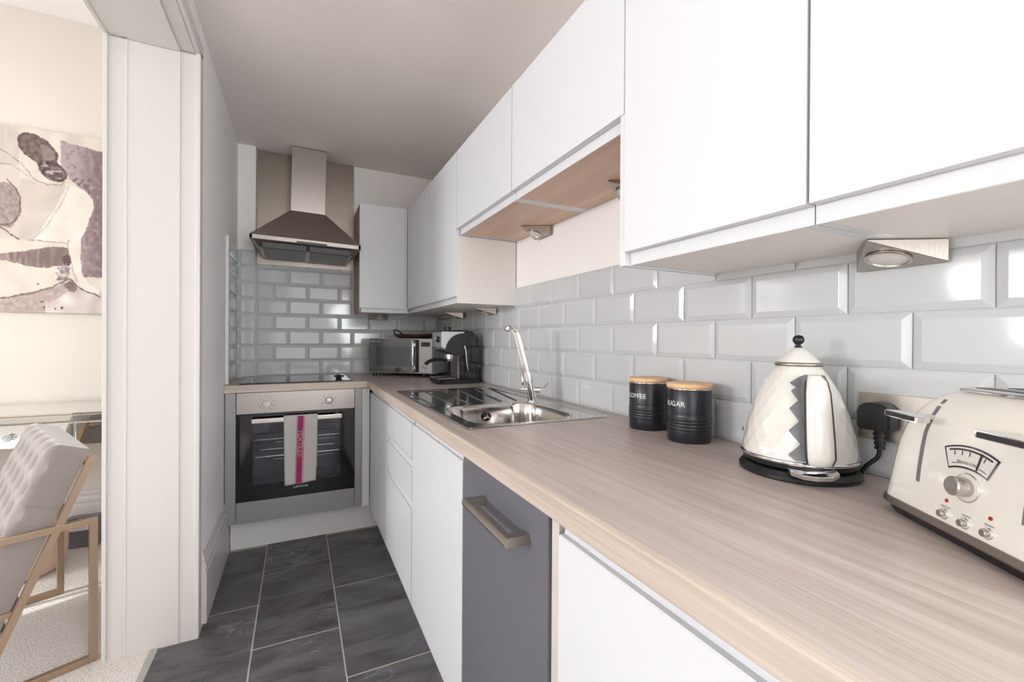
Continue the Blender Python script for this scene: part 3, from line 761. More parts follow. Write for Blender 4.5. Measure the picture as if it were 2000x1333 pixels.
cyl(bm, (.640, by1-.017, .868), (.640, by1-.0205, .868), .005, seg=14)
obj('overflow_grille', bm, 'chrome', of)
bm = B(); lathe(bm, [(.036, .001), (.034, .0035), (.026, .003), (.02, .001), (0, .002)], (.645, 1.35, WT-.1555), 32); obj('drain', bm, 'chrome', t, smooth=True)

# tap
TX, TY = .838, 1.520
t = thing('mixer_tap', 'tall chrome mixer tap with a flat leaning spout behind the sink bowl', 'tap', (TX, TY, WT))
bm = B(); lathe(bm, [(0, .004), (.026, .004), (.0265, .006), (.0245, .010), (.020, .012), (0, .012)], (TX, TY, WT-.004), 32); obj('base', bm, 'chrome', t, smooth=True, angle=35)
def loft(bm, secs, closed_caps=True):
    rings = [[bm.verts.new(p) for p in s] for s in secs]; n = len(rings[0])
    for a, c in zip(rings, rings[1:]):
        for i in range(n): bm.faces.new([a[i], a[(i+1) % n], c[(i+1) % n], c[i]])
    bm.faces.new(list(reversed(rings[0]))); bm.faces.new(rings[-1]); bmesh.ops.recalc_face_normals(bm, faces=bm.faces)
def orect(c, ax, ay, w_, h_, ch=.3, n=4):
    """rounded rectangle section centred c with axes ax, ay"""
    c = Vector(c); ax = Vector(ax).normalized(); ay = Vector(ay).normalized(); out = []
    r_ = min(w_, h_)*ch
    for sx_, sy_, a0 in ((1, 1, 0), (-1, 1, 90), (-1, -1, 180), (1, -1, 270)):
        for k in range(n):
            a = math.radians(a0+90*k/(n-1)); out.append(c+ax*(sx_*(w_/2-r_)+r_*math.cos(a))+ay*(sy_*(h_/2-r_)+r_*math.sin(a)))
    return out
view = Vector((TX, TY, 0)).normalized(); side = Vector((view.y, -view.x, 0))
bm = B(); loft(bm, [orect((TX, TY, WT+.008), side, view, .036, .034, .45), orect((TX-.009, TY+.002, WT+.06), side, view, .036, .034, .4), orect((TX-.022, TY+.006, WT+.118), side, view, .030, .026, .3)])
obj('body', bm, 'chrome', t, smooth=True, angle=35)
bm = B()
pts = [(-.0225, .006, .110, .030, .013), (-.038, .010, .17, .0285, .012), (-.055, .014, .235, .027, .011), (-.066, .016, .272, .026, .011), (-.078, .018, .292, .025, .010), (-.100, .018, .300, .024, .010)]
secs = []
for i, (dx, dy, dz, w_, h_) in enumerate(pts):
    a = Vector(pts[max(i-1, 0)][:3]); c = Vector(pts[min(i+1, len(pts)-1)][:3]); d = (c-a).normalized()
    sd = side; ay = d.cross(sd).normalized()
    secs.append(orect((TX+dx, TY+dy, WT+dz), sd, ay, w_, h_, .3))
loft(bm, secs); obj('spout', bm, 'chrome', t, smooth=True, angle=35)
bm = B(); cyl(bm, (TX-.100, TY+.018, WT+.297), (TX-.106, TY+.018, WT+.284), .0115, seg=20); obj('nozzle', bm, 'chrome', t)
for sg in (-1, 1):
    c0 = Vector((TX-.008, TY+.002, WT+.050)); c1 = c0+side*sg*.038
    bm = B(); cyl(bm, c0, c1, .0135, .0125, 24); hub = obj('handle_hub', bm, 'chrome', t, smooth=True, angle=40)
    bm = B()
    if sg < 0: tube(bm, [c1-side*sg*.008, c1-side*sg*.006+Vector((0, 0, .03)), c1-side*sg*.004+Vector((-.004, 0, .072))], [.005, .0045, .004])
    else: tube(bm, [c1-side*sg*.008, c1+side*.02+view*.03+Vector((0, 0, .012)), c1+side*.030+view*.055+Vector((0, 0, .02))], [.005, .0045, .004])
    obj('lever', bm, 'chrome', hub, smooth=True)

# ================================================================== ON THE WORKTOP
# canisters
def canister(label, c, word, ang):
    t = thing('canister', label, 'canister', (c[0], c[1], WT), ang, 'black metal storage canisters with wooden lids')
    r_ = .0515
    prof = [(0, .0006), (r_-.001, .0006), (r_, .002), (r_, .030)]
    z = .034
    for k in range(4): prof += [(r_, z-.003), (r_+.0016, z-.0012), (r_+.0016, z+.0012), (r_, z+.003)]; z += .0078
    prof += [(r_, z+.004), (r_, .127), (r_-.001, .1285), (0, .1285)]
    bm = B(); lathe(bm, prof, seg=56); obj('tin', bm, 'black_satin', t, world=False, smooth=True, angle=50)
    bm = B(); lathe(bm, [(r_-.002, .1286), (r_+.0008, .1290), (r_+.0008, .132), (r_-.002, .1324), (0, .1324)], seg=56); obj('seal_ring', bm, 'chrome', t, world=False, smooth=True)
    bm = B(); lathe(bm, [(0, .1326), (r_+.001, .1326), (r_+.0026, .134), (r_+.0026, .142), (r_+.001, .1435), (0, .1438)], seg=56); obj('lid', bm, 'lid_bamboo', t, world=False, smooth=True, angle=50)
    bm = text_bm(word, .0175, ext=.0002, spacing=1.05)
    for v in bm.verts:
        a = v.co.x/r_; rad = r_+.0004+v.co.z; zz = v.co.y+.094
        v.co = Vector((rad*math.cos(a), rad*math.sin(a), zz))
    obj('lettering', bm, 'white_ink', t, world=False)
    return t
canister('black canister lettered COFFEE with wooden lid, farther of the two', (.897, .947), 'COFFEE', math.radians(186))
canister('black canister lettered SUGAR with wooden lid, nearer of the two', (.880, .786), 'SUGAR', math.radians(180))

# kettle
KX, KY = .865, .512
cam_az = math.atan2(-KY, -KX)
t = thing('kettle', 'cream faceted dome-shaped kettle on a black base beside the canisters', 'kettle', (KX, KY, WT), cam_az)
bm = B(); lathe(bm, [(0, .0006), (.098, .0006), (.1, .003), (.1, .008), (.094, .016), (.090, .0175), (0, .0175)], seg=56); obj('power_base', bm, 'black_plastic', t, world=False, smooth=True, angle=35)
bm = B(); lathe(bm, [(0, .018), (.086, .018), (.0925, .022), (.094, .030), (0, .030)], seg=56); obj('lower_band', bm, 'black_plastic', t, world=False, smooth=True, angle=35)
bm = B(); lathe(bm, [(.0935, .030), (.0965, .031), (.0972, .0345), (.0960, .0375), (.093, .038)], seg=56); obj('chrome_ring', bm, 'chrome', t, world=False, smooth=True)
prof = [(.0950, .038), (.0932, .053), (.0895, .073), (.0848, .094), (.0790, .115), (.0722, .135), (.0645, .154), (.0560, .171), (.0475, .185), (.0395, .197), (.0350, .2025)]
bm = B(); seg = 22; rings = []
for k, (r_, z) in enumerate(prof):
    off = .5 if k % 2 else 0
    rings.append([bm.verts.new(((r_)*math.cos(2*math.pi*(i+off)/seg), (r_)*math.sin(2*math.pi*(i+off)/seg), z)) for i in range(seg)])
for k in range(len(rings)-1):
    a, c = rings[k], rings[k+1]
    for i in range(seg):
        j = (i+1) % seg
        if k % 2 == 0: bm.faces.new([a[i], a[j], c[i]]); bm.faces.new([a[j], c[j], c[i]])
        else: bm.faces.new([a[i], c[j], c[i]]); bm.faces.new([a[i], a[j], c[j]])
bm.faces.new(rings[-1]); bm.faces.new(list(reversed(rings[0]))); bmesh.ops.recalc_face_normals(bm, faces=bm.faces)
obj('body', bm, 'kettle_gloss', t, world=False)
bm = B(); lathe(bm, [(.034, .2015), (.0395, .2025), (.0405, .2055), (.0395, .2085), (.034, .2095)], seg=48); obj('lid_ring', bm, 'brushed_nickel', t, world=False, smooth=True)
bm = B(); lathe(bm, [(.0355, .209), (.033, .2125), (.026, .2205), (.017, .2295), (.0105, .2350), (.006, .2372), (0, .238)], seg=48); ld = obj('lid', bm, 'kettle_gloss', t, world=False, smooth=True)
bm = B(); lathe(bm, [(0, .2362), (.0065, .2362), (.007, .2378), (.0042, .240), (.0036, .243), (.0065, .2445), (.0092, .248), (.0100, .252), (.0092, .2562), (.0062, .2598), (0, .2615)], seg=28); obj('lid_knob', bm, 'black_plastic', t, world=False, smooth=True)
# spout on the far side
bm = B(); prism(bm, [(-.045, .150), (-.078, .172), (-.082, .186), (-.040, .198)], 1, -.016, .016, .003); obj('spout', bm, 'kettle_gloss', t, world=False)
def body_r(z):
    for (r0, z0), (r1, z1) in zip(prof, prof[1:]):
        if z0 <= z <= z1: return r0+(r1-r0)*(z-z0)/(z1-z0)
    return prof[0][0]
# handle: fin in radial plane
HA = math.radians(17)
def radial(bm, ang): bm.transform(Matrix.Rotation(ang, 4, 'Z')); return bm
out = [(.066, .186), (.079, .190), (.092, .180), (.098, .160), (.104, .120), (.110, .080), (.114, .052), (.110, .040), (.102, .036)]
inn = [(.092, .040), (.086, .064), (.094, .070), (.077, .097), (.089, .104), (.068, .131), (.080, .138), (.058, .160), (.070, .168)]
bm = B(); prism(bm, out[1:]+inn[:-1], 1, -.0165, .0165); radial(bm, HA)
obj('handle_core', bm, 'grey_plastic', t, world=False)
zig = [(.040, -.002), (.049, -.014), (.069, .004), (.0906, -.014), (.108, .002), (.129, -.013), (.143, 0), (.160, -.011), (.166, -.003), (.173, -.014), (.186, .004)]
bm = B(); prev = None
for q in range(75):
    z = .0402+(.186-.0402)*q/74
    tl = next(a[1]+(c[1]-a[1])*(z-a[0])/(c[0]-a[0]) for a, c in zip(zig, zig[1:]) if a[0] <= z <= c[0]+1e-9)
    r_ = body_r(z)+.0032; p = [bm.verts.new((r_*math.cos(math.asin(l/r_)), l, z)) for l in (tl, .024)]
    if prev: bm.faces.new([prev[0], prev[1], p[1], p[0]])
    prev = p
obj('handle_shade', bm, 'grey_plastic', t, world=False)  # grey patch stands in for body facets shaded under the handle
bm = B(); lathe(bm, [(.0045, 0), (.0045, .0012), (.0032, .0012), (.0032, 0)], seg=16); place(bm, (.0945*math.cos(-1.28), .0945*math.sin(-1.28), .075), (-math.sin(-1.28), math.cos(-1.28), 0), (0, 0, 1)); obj('badge', bm, 'grey_ink', t, world=False)
bm = B()
o2 = out[1:]
secs = []
for k, (r_, z) in enumerate(out):
    wd = [.005, .011, .0165, .0195, .021, .022, .022, .019, .012][k]
    secs.append((r_+.0045, z, wd))
ring = []
for r_, z, wd in secs:
    ring.append([bm.verts.new((r_-.005, -wd*.92, z)), bm.verts.new((r_, -wd*.8, z)), bm.verts.new((r_+.0035, -wd*.35, z)), bm.verts.new((r_+.0035, wd*.35, z)), bm.verts.new((r_, wd*.8, z)), bm.verts.new((r_-.005, wd*.92, z))])
for a, c in zip(ring, ring[1:]):
    for i in range(6): bm.faces.new([a[i], a[(i+1) % 6], c[(i+1) % 6], c[i]])
bm.faces.new(ring[0]); bm.faces.new(ring[-1]); bmesh.ops.recalc_face_normals(bm, faces=bm.faces); radial(bm, HA)
obj('handle_grip', bm, 'kettle_gloss', t, world=False, smooth=True, angle=50)
bm = B()
ring = []
for r_, z, wd in secs:
    wd *= 1.02; ring.append([bm.verts.new((r_-.009, -wd, z)), bm.verts.new((r_-.0045, -wd, z)), bm.verts.new((r_-.0045, wd, z)), bm.verts.new((r_-.009, wd, z))])
for a, c in zip(ring, ring[1:]):
    for i in range(4): bm.faces.new([a[i], a[(i+1) % 4], c[(i+1) % 4], c[i]])
bm.faces.new(ring[0]); bm.faces.new(ring[-1]); bmesh.ops.recalc_face_normals(bm, faces=bm.faces); radial(bm, HA)
obj('handle_edge', bm, 'dark_ink', t, world=False)
bm = B(); prism(bm, [(.088, -.038), (.104, -.036), (.118, -.020), (.122, 0), (.118, .022), (.104, .036), (.088, .036)], 2, .019, .0275, .0015); radial(bm, math.radians(14))
bmesh.ops.rotate(bm, verts=bm.verts, cent=(.09, 0, .024), matrix=Matrix.Rotation(math.radians(10), 3, 'Y'))
obj('switch_lever', bm, 'chrome', t, world=False)

# socket, plug and cord
t = thing('power_socket', 'brushed steel double socket plate on the tiles behind the kettle', 'socket', (WX, .385, 1.02))
bm = B(); box(bm, WX-.0115, WX-.0055, .312, .4555, .978, 1.064, .001); obj('plate', bm, 'brushed_nickel', t)
bm = B(); box(bm, WX-.0125, WX-.0114, .335, .345, 1.035, 1.052); obj('switch', bm, 'black_plastic', t)
PXc, PYc = WX-.034, .4175
t = thing('kettle_plug', 'black three-pin plug and cord joining the kettle to the steel socket', 'plug', (WX-.03, PYc, 1.02))
bm = B()
prism(bm, [(PYc-.024, 1.000), (PYc+.024, 1.000), (PYc+.0255, 1.006), (PYc+.0255, 1.036), (PYc+.020, 1.045), (PYc+.010, 1.049), (PYc-.010, 1.049), (PYc-.020, 1.045), (PYc-.0255, 1.036), (PYc-.0255, 1.006)], 0, WX-.0118, WX-.046, .003)
obj('plug_body', bm, 'black_plastic', t, smooth=True, angle=35)
bm = B(); cyl(bm, (PXc+.005, PYc-.004, 1.0005), (PXc+.005, PYc-.004, .966), .0085, .0062, 14)
for k in range(4): cyl(bm, (PXc+.005, PYc-.004, .994-.008*k), (PXc+.005, PYc-.004, .990-.008*k), .0098-.0006*k, seg=14)
obj('cord_sleeve', bm, 'black_plastic', t)
bm = B(); tube(bm, smoothcurve([(PXc+.005, PYc-.004, .972), (PXc+.004, PYc-.002, .952), (PXc+.000, PYc+.012, .934), (PXc-.002, PYc+.018, .9235), (PXc-.003, PYc+.0165, .920), (PXc-.004, PYc+.0165, .9165)]), .0037, 10); obj('cord', bm, 'black_plastic', t, smooth=True)

# toaster (local x along the front, local y inward)
tA = Vector((.797, .355)); ang = math.atan2(-.8211, -.5708)
t = thing('toaster', 'large cream four-slice toaster with chrome knob and gauge at the right', 'toaster', (tA.x, tA.y, WT), ang)
# local +y = rot90(x) = (.8211,-.5708)  -> inward
TL, TD = .305, .178
def rring(bm, ix, iy, z, r_, n=6, bx=0):
    out = []
    for cx_, cy_, a0 in ((TL-ix-r_, iy+r_, -90), (TL-ix-r_, TD-iy-r_, 0), (ix+r_, TD-iy-r_, 90), (ix+r_, iy+r_, 180)):
        for k in range(n):
            a = math.radians(a0+90*k/(n-1)); out.append(bm.verts.new((cx_+r_*math.cos(a), cy_+r_*math.sin(a), z)))
    return out
def rloft(bm, lv):
    rr_ = [rring(bm, *l) for l in lv]; n = len(rr_[0])
    for a, c in zip(rr_, rr_[1:]):
        for i in range(n): bm.faces.new([a[i], a[(i+1) % n], c[(i+1) % n], c[i]])
    bm.faces.new(list(reversed(rr_[0]))); bm.faces.new(rr_[-1]); bmesh.ops.recalc_face_normals(bm, faces=bm.faces)
bm = B(); rloft(bm, [(.008, .008, .0008, .03), (.004, .004, .006, .032), (.002, .002, .013, .034)]); obj('foot_band', bm, 'black_plastic', t, world=False, smooth=True, angle=40)
bm = B(); rloft(bm, [(-.001, -.001, .0132, .034), (-.003, -.003, .016, .034), (-.0015, -.0015, .0245, .034)]); obj('chrome_band', bm, 'brushed_nickel', t, world=False, smooth=True, angle=40)
LV = [(0, 0, .0246, .034), (.004, .003, .050, .034), (.008, .006, .080, .034), (.0125, .010, .110, .034), (.018, .014, .130, .034), (.025, .021, .148, .034), (.035, .030, .164, .032), (.048, .041, .176, .028), (.062, .053, .183, .024), (.078, .066, .1868, .018)]
bm = B(); rloft(bm, LV); obj('body', bm, 'cream_gloss', t, world=False, smooth=True, angle=60)
def tin(z):
    zs = [l[2] for l in LV]; ys = [l[1] for l in LV]
    for a in range(len(zs)-1):
        if zs[a] <= z <= zs[a+1]: return ys[a]+(ys[a+1]-ys[a])*(z-zs[a])/(zs[a+1]-zs[a])
    return 0
bm = B(); box(bm, .080, TL-.080, .050, TD-.050, .184, .1895, .003)
top_p = obj('top_plate', bm, 'chrome', t, world=False)
for yy in (.062, .098):
    bm = B(); box(bm, .090, TL-.090, yy, yy+.018, .1890, .1899); obj('bread_slot', bm, 'black_plastic', top_p, world=False)
def onface(x, z): return (x, tin(z)-.0, z)
def draw_strip(bm, x0, x1, zs, off=.0006, th=.0015):
    for za, zb in zip(zs, zs[1:]):
        v = [bm.verts.new((x0, tin(za)-off, za)), bm.verts.new((x1, tin(za)-off, za)), bm.verts.new((x1, tin(zb)-off, zb)), bm.verts.new((x0, tin(zb)-off, zb))]; bm.faces.new(v)
for lx, nm in ((.078, 0), (.222, 1)):
    bm = B(); draw_strip(bm, lx-.003, lx+.003, [.060+.0112*k for k in range(11)]); obj('lever_slot', bm, 'grey_ink', t, world=False)
    z = .148; yb = tin(z)
    bm = B(); box(bm, lx-.004, lx+.004, yb-.020, yb+.01, z-.003, z+.003); 
    prism(bm, [(lx-.036, yb-.034), (lx-.030, yb-.040), (lx+.030, yb-.040), (lx+.036, yb-.034), (lx+.028, yb-.022), (lx+.012, yb-.016), (lx-.012, yb-.016), (lx-.028, yb-.022)], 2, z-.004, z+.004, .001)
    lv_ = obj('lever', bm, 'chrome', t, world=False)
    bm = B(); box(bm, lx-.026, lx+.026, yb-.0412, yb-.0398, z-.0028, z+.0028, .0003); obj('lever_inlay', bm, 'dark_ink', lv_, world=False)
# gauge (arc panel), plane tilted with the face
def fpt(x, z, off): return Vector((x, tin(z)-off, z))
gc = (.1505, .0325)                                  # arc centre (x, z)
def arc_poly(bm, r0, r1, a0, a1, off, n=14):
    prev = None
    for k in range(n+1):
        a = math.radians(a0+(a1-a0)*k/n); p = [bm.verts.new(fpt(gc[0]+r*math.cos(a), gc[1]+r*math.sin(a), off)) for r in (r0, r1)]
        if prev: bm.faces.new([prev[0], p[0], p[1], prev[1]])
        prev = p
bm = B(); arc_poly(bm, .0650, .0920, 114, 66, .0012); gz = obj('gauge', bm, 'chrome', t, world=False)
bm = B(); arc_poly(bm, .0670, .0900, 112.5, 67.5, .0016); obj('gauge_face', bm, 'frost', gz, world=False)
bm = B(); arc_poly(bm, .0860, .0880, 109, 70, .0020)
for a in (104, 97, 90, 76): arc_poly(bm, .080, .0855, a+.35, a-.35, .0020, 1)
arc_poly(bm, .0675, .0885, 80.8, 78.8, .0022, 2); arc_poly(bm, .0705, .0712, 108, 96, .0020, 4); arc_poly(bm, .0705, .0712, 78, 70, .0020, 4)
obj('gauge_marks', bm, 'dark_ink', gz, world=False)
bm = text_bm('BROWN CTRL', .0042, ext=.0001)
for v in bm.verts: p = fpt(gc[0]-.0015+v.co.x, gc[1]+.0715+v.co.y, .0022); v.co = p
obj('gauge_lettering', bm, 'dark_ink', gz, world=False)
def dial(cx_, cz_, r_, h, name, rd, mt='stainless'):
    c = fpt(cx_, cz_, 0); n = Vector((0, -1, .12)).normalized(); xd = Vector((1, 0, 0)); yd = n.cross(xd)
    bm = B(); lathe(bm, [(rd, -.001), (rd, .0014), (rd-.001, .0016), (0, .0016)], seg=36); place(bm, c, xd, yd); d = obj(name+'_disc', bm, 'frost', t, world=False)
    bm = B(); lathe(bm, [(rd+.0008, -.001), (rd+.0008, .0013), (rd-.0004, .0018), (rd-.0004, -.001)], seg=36); place(bm, c, xd, yd); obj('disc_rim', bm, 'chrome', d, world=False)
    bm = B(); lathe(bm, [(r_*.94, .0016), (r_, h*.75), (r_*.98, h*.93), (r_*.86, h), (0, h)], seg=36); place(bm, c, xd, yd); obj(name, bm, mt, t, world=False, smooth=True, angle=40)
dial(.1525, .076, .0115, .018, 'browning_knob', .0165)
for bx_, bz_ in ((.1265, .0345), (.1560, .0345), (.1855, .0355)): dial(bx_, bz_, .0042, .0075, 'push_button', .0058)
for bx_, bz_ in ((.1270, .0515), (.1855, .0525)):
    bm = B(); lathe(bm, [(.0024, 0), (.0022, .001), (0, .0016)], seg=16); place(bm, fpt(bx_, bz_, 0), (1, 0, 0), (0, .12, 1)); obj('indicator_lamp', bm, 'red_lamp', t, world=False)
for bx_, bz_, s in ((.1265, .0432, 'DEFROST'), (.1560, .0432, 'CANCEL'), (.1855, .0442, 'REHEAT')):
    bm = text_bm(s, .0034, ext=.0001)
    for v in bm.verts: v.co = fpt(bx_+v.co.x, bz_+v.co.y, .0003)
    obj('lettering', bm, 'grey_ink', t, world=False)

# microwave
mo = Vector((.430, 3.055)); mang = math.atan2(-.665, .747)
t = thing('microwave', 'silver microwave with mirrored grey door, angled in the corner', 'microwave', (mo.x, mo.y, WT), mang)
MW, MD, MB, MH = .462, .262, .022, .252
bm = B(); box(bm, 0, MW, .012, MD, MB, MH, .004); obj('case', bm, 'silver_plastic', t, world=False)
bm = B(); box(bm, .002, MW*.745, -.004, .0115, MB+.008, MH-.004, .002); md = obj('door', bm, 'mirror_door', t, world=False)
bm = B(); box(bm, .055, MW*.665, -.0048, -.0038, MB+.048, MH-.052, 0); obj('door_window', bm, 'mirror_dark', md, world=False)
bm = B(); box(bm, MW*.700, MW*.742, -.030, -.018, MB+.015, MH-.012, .005); box(bm, MW*.712, MW*.732, -.020, -.002, MB+.030, MB+.05); box(bm, MW*.712, MW*.732, -.020, -.002, MH-.05, MH-.03)
obj('handle', bm, 'chrome', md, world=False, smooth=True, angle=40)
bm = B(); box(bm, MW*.745, MW*.800, -.003, .0115, MB+.012, MH-.008, .001); obj('release_strip', bm, 'black_plastic', t, world=False)
bm = B(); box(bm, MW*.800, MW-.001, -.003, .0115, MB+.006, MH-.002, .002); pn = obj('control_panel', bm, 'silver_plastic', t, world=False)
px0, px1 = MW*.80, MW
bm = B(); box(bm, px0+.016, px1-.014, -.0038, -.0028, MH-.052, MH-.024); obj('display', bm, 'display_dark', pn, world=False)
for k in range(3):
    for q in range(2):
        bm = B(); xk = px0+.016+q*.034; zk = MH-.072-k*.020; box(bm, xk, xk+.027, -.0045, -.0028, zk-.009, zk, .001); obj('button', bm, 'frost', pn, world=False)
bm = B(); lathe(bm, [(.0165, 0), (.0155, .010), (0, .011)], seg=28); place(bm, ((px0+px1)/2, -.003, MB+.052), (1, 0, 0), (0, 0, 1)); obj('timer_knob', bm, 'stainless', pn, world=False, smooth=True, angle=40)
for fx in (.02, .075, MW-.075, MW-.03):
    bm = B(); cyl(bm, (fx, .035, .0005), (fx, .035, MB+.001), .012, seg=14); obj('foot', bm, 'black_plastic', t, world=False)
bm = B(); cyl(bm, (.05, MD-.04, .0005), (.05, MD-.04, MB+.001), .012, seg=14); cyl(bm, (MW-.05, MD-.04, .0005), (MW-.05, MD-.04, MB+.001), .012, seg=14); obj('foot', bm, 'black_plastic', t, world=False)
bm = place(text_bm('RUSSELL HOBBS', .011, ext=.0002, align='LEFT'), (.010, -.0045, MH-.020), (1, 0, 0), (0, 0, 1)); obj('maker_name', bm, 'frost', md, world=False)
mcos, msin = math.cos(mang), math.sin(mang)
def mw(x, y): return (mo.x+x*mcos-y*msin, mo.y+x*msin+y*mcos)
# pan
pc = mw(.268, .142)
t = thing('pan', 'round copper-coloured shallow pan lying on top of the microwave', 'pan', (pc[0], pc[1], WT+MH+.0005), .5)
bm = B(); lathe(bm, [(0, .0005), (.105, .0005), (.118, .004), (.140, .019), (.147, .027), (.149, .029), (.147, .030), (.140, .027), (.118, .010), (.103, .004), (0, .004)], seg=56); obj('dish', bm, 'copper', t, world=False, smooth=True)
for sg in (-1, 1):
    bm = B(); A0 = .146*sg
    tube(bm, smoothcurve([(A0*.97, -.030, .022), (A0*1.05, -.032, .034), (A0*1.16, -.022, .050), (A0*1.20, 0, .055), (A0*1.16, .022, .050), (A0*1.05, .032, .034), (A0*.97, .030, .022)]), .0042, 8); obj('handle', bm, 'black_satin' if sg < 0 else 'chrome', t, world=False, smooth=True)

# coffee machine (front faces -x)
t = thing('coffee_machine', 'black and silver espresso machine beside the microwave', 'coffee machine', (.82, 2.40, WT))
cx0, cy0, cy1 = .688, 2.312, 2.498
bm = B(); prism(bm, [(cx0+.03, WT+.0006), (.935, WT+.0006), (.938, WT+.012), (.925, WT+.022), (cx0+.10, WT+.022), (cx0+.03, WT+.012)], 1, cy0, cy1, .003); obj('base', bm, 'black_plastic', t, smooth=True, angle=40)
bm = B(); box(bm, cx0, cx0+.105, cy0+.008, cy1-.008, WT+.004, WT+.030, .006); dt = obj('drip_tray', bm, 'black_gloss', t)
bm = B()
for k in range(9): box(bm, cx0+.010+.010*k, cx0+.014+.010*k, cy0+.02, cy1-.02, WT+.0302, WT+.0325)
box(bm, cx0+.006, cx0+.10, cy0+.014, cy0+.02, WT+.0302, WT+.0325); box(bm, cx0+.006, cx0+.10, cy1-.02, cy1-.014, WT+.0302, WT+.0325)
obj('drip_grid', bm, 'stainless', dt)
prof = [(.812, WT+.0225), (.930, WT+.0225), (.934, WT+.08), (.934, WT+.18), (.930, WT+.235), (.918, WT+.268), (.895, WT+.290), (.860, WT+.300), (.800, WT+.300), (.745, WT+.297), (.742, WT+.290), (.812, WT+.288)]
bm = B(); prism(bm, prof, 1, cy0+.012, cy1-.012, .004); obj('rear_housing', bm, 'black_gloss', t, smooth=True, angle=35)
# head with arc side
arc = [(.726+.105*(1-math.cos(math.radians(a))), WT+.190+.093*math.sin(math.radians(a))) for a in range(0, 91, 10)]
bm = B(); prism(bm, [(.726, WT+.180)]+arc+[(.856, WT+.283), (.856, WT+.160), (.80, WT+.163)], 1, cy0+.004, cy1-.004, .002); obj('brew_head', bm, 'black_satin', t, smooth=True, angle=35)
bm = B(); prism(bm, [(.704, WT+.206)]+[(.704, WT+.286), (.712, WT+.291), (.836, WT+.291), (.838, WT+.284)]+list(reversed(arc))[1:]+[(.722, WT+.200)], 1, cy0+.002, cy1-.002, .0015); fas = obj('silver_fascia', bm, 'silver_plastic', t, smooth=True, angle=35)
bm = B(); lathe(bm, [(.017, 0), (.015, .012), (0, .013)], seg=24); place(bm, (.7035, 2.36, WT+.248), (0, -1, 0), (0, 0, 1)); obj('steam_dial', bm, 'black_plastic', fas, smooth=True, angle=40)
bm = B(); lathe(bm, [(.011, 0), (.009, .006), (0, .007)], seg=20); place(bm, (.7035, 2.43, WT+.252), (0, -1, 0), (0, 0, 1)); obj('selector', bm, 'chrome', fas, smooth=True, angle=40)
bm = B(); lathe(bm, [(.020, 0), (.020, .018), (.017, .021), (0, .022)], (.765, 2.40, WT+.2985), 24); obj('cap_knob', bm, 'black_plastic', t, smooth=True, angle=40)
bm = B(); cyl(bm, (.770, 2.385, WT+.164), (.770, 2.385, WT+.138), .028, .026, 28); obj('group_ring', bm, 'chrome', t, smooth=True, angle=40)
bm = B(); cyl(bm, (.770, 2.385, WT+.138), (.770, 2.385, WT+.124), .024, .020, 28); pf = obj('filter_holder', bm, 'stainless', t, smooth=True, angle=40)
bm = B(); tube(bm, smoothcurve([(.752, 2.375, WT+.132), (.715, 2.355, WT+.136), (.665, 2.325, WT+.136), (.630, 2.30, WT+.128), (.612, 2.288, WT+.118)]), [.0085]*14+[.010]*19, 12); obj('handle', bm, 'black_plastic', pf, smooth=True)
bm = B(); box(bm, .8075, .8115, cy0+.03, cy1-.03, WT+.024, WT+.158); obj('back_plate', bm, 'stainless', t)
bm = B(); tube(bm, smoothcurve([(.835, cy0-.004, WT+.215), (.842, cy0-.010, WT+.18), (.848, cy0-.010, WT+.12), (.856, cy0-.006, WT+.07)]), .0028, 8); lathe(bm, [(.011, -.004), (.012, 0), (.010, .004)], seg=4) if False else None
obj('steam_wand', bm, 'chrome', t, smooth=True)
bm = B(); tube(bm, smoothcurve([(.934, 2.42, WT+.07), (.950, 2.40, WT+.09), (.953, 2.375, WT+.085), (.948, 2.36, WT+.05), (.945, 2.345, WT+.02), (.948, 2.33, WT+.006)]), .004, 8); obj('cord', bm, 'black_plastic', t, smooth=True)

# ================================================================== LIVING ROOM
# painting: canvas box with a painted front (dense grid with a colour attribute)
px_l, px_r, pz0, pz1 = -2.02, -1.000, 1.292, 2.288
PT = thing('painting', 'large unframed beige and mauve canvas of a seated nude seen from behind', 'painting', ((px_l+px_r)/2, 3.285, pz0))
bm = B(); box(bm, px_l, px_r, 3.270, 3.298, pz0, pz1); obj('canvas', bm, 'cream_wall', PT)
def lerp(a, c, k): return tuple(a[i]+(c[i]-a[i])*k for i in range(3))
def ell(u, v, cx_, cy_, a, c, rot):
    r_ = math.radians(rot); dx, dy = u-cx_, v-cy_
    x = dx*math.cos(r_)+dy*math.sin(r_); y = -dx*math.sin(r_)+dy*math.cos(r_); return (x/a)**2+(y/c)**2
def inpoly(u, v, P):
    c = False; j = len(P)-1
    for i in range(len(P)):
        if (P[i][1] > v) != (P[j][1] > v) and u < (P[j][0]-P[i][0])*(v-P[i][1])/(P[j][1]-P[i][1])+P[i][0]: c = not c
        j = i
    return c
def segd(u, v, P):
    best = 1e9
    for (x0, y0), (x1, y1) in zip(P, P[1:]):
        dx, dy = x1-x0, y1-y0; k = max(0, min(1, ((u-x0)*dx+(v-y0)*dy)/(dx*dx+dy*dy+1e-9))); best = min(best, math.hypot(u-x0-k*dx, v-y0-k*dy))
    return best
from mathutils import noise as mnoise
def N(u, v, s, o=0): return mnoise.noise(Vector((u*s, v*s, o)))
CRM, BEI, MAU, DRK, WHT = (238, 229, 217), (222, 208, 197), (172, 153, 155), (112, 88, 88), (246, 240, 230)
rblock = [(119, 262), (215, 276), (215, 536), (163, 536), (158, 500), (163, 455), (178, 415), (189, 392), (184, 372), (165, 355), (140, 340), (124, 318)]
back = [(132, 348), (168, 356), (186, 374), (188, 395), (175, 420), (150, 450), (135, 468), (70, 467), (85, 440), (112, 400)]
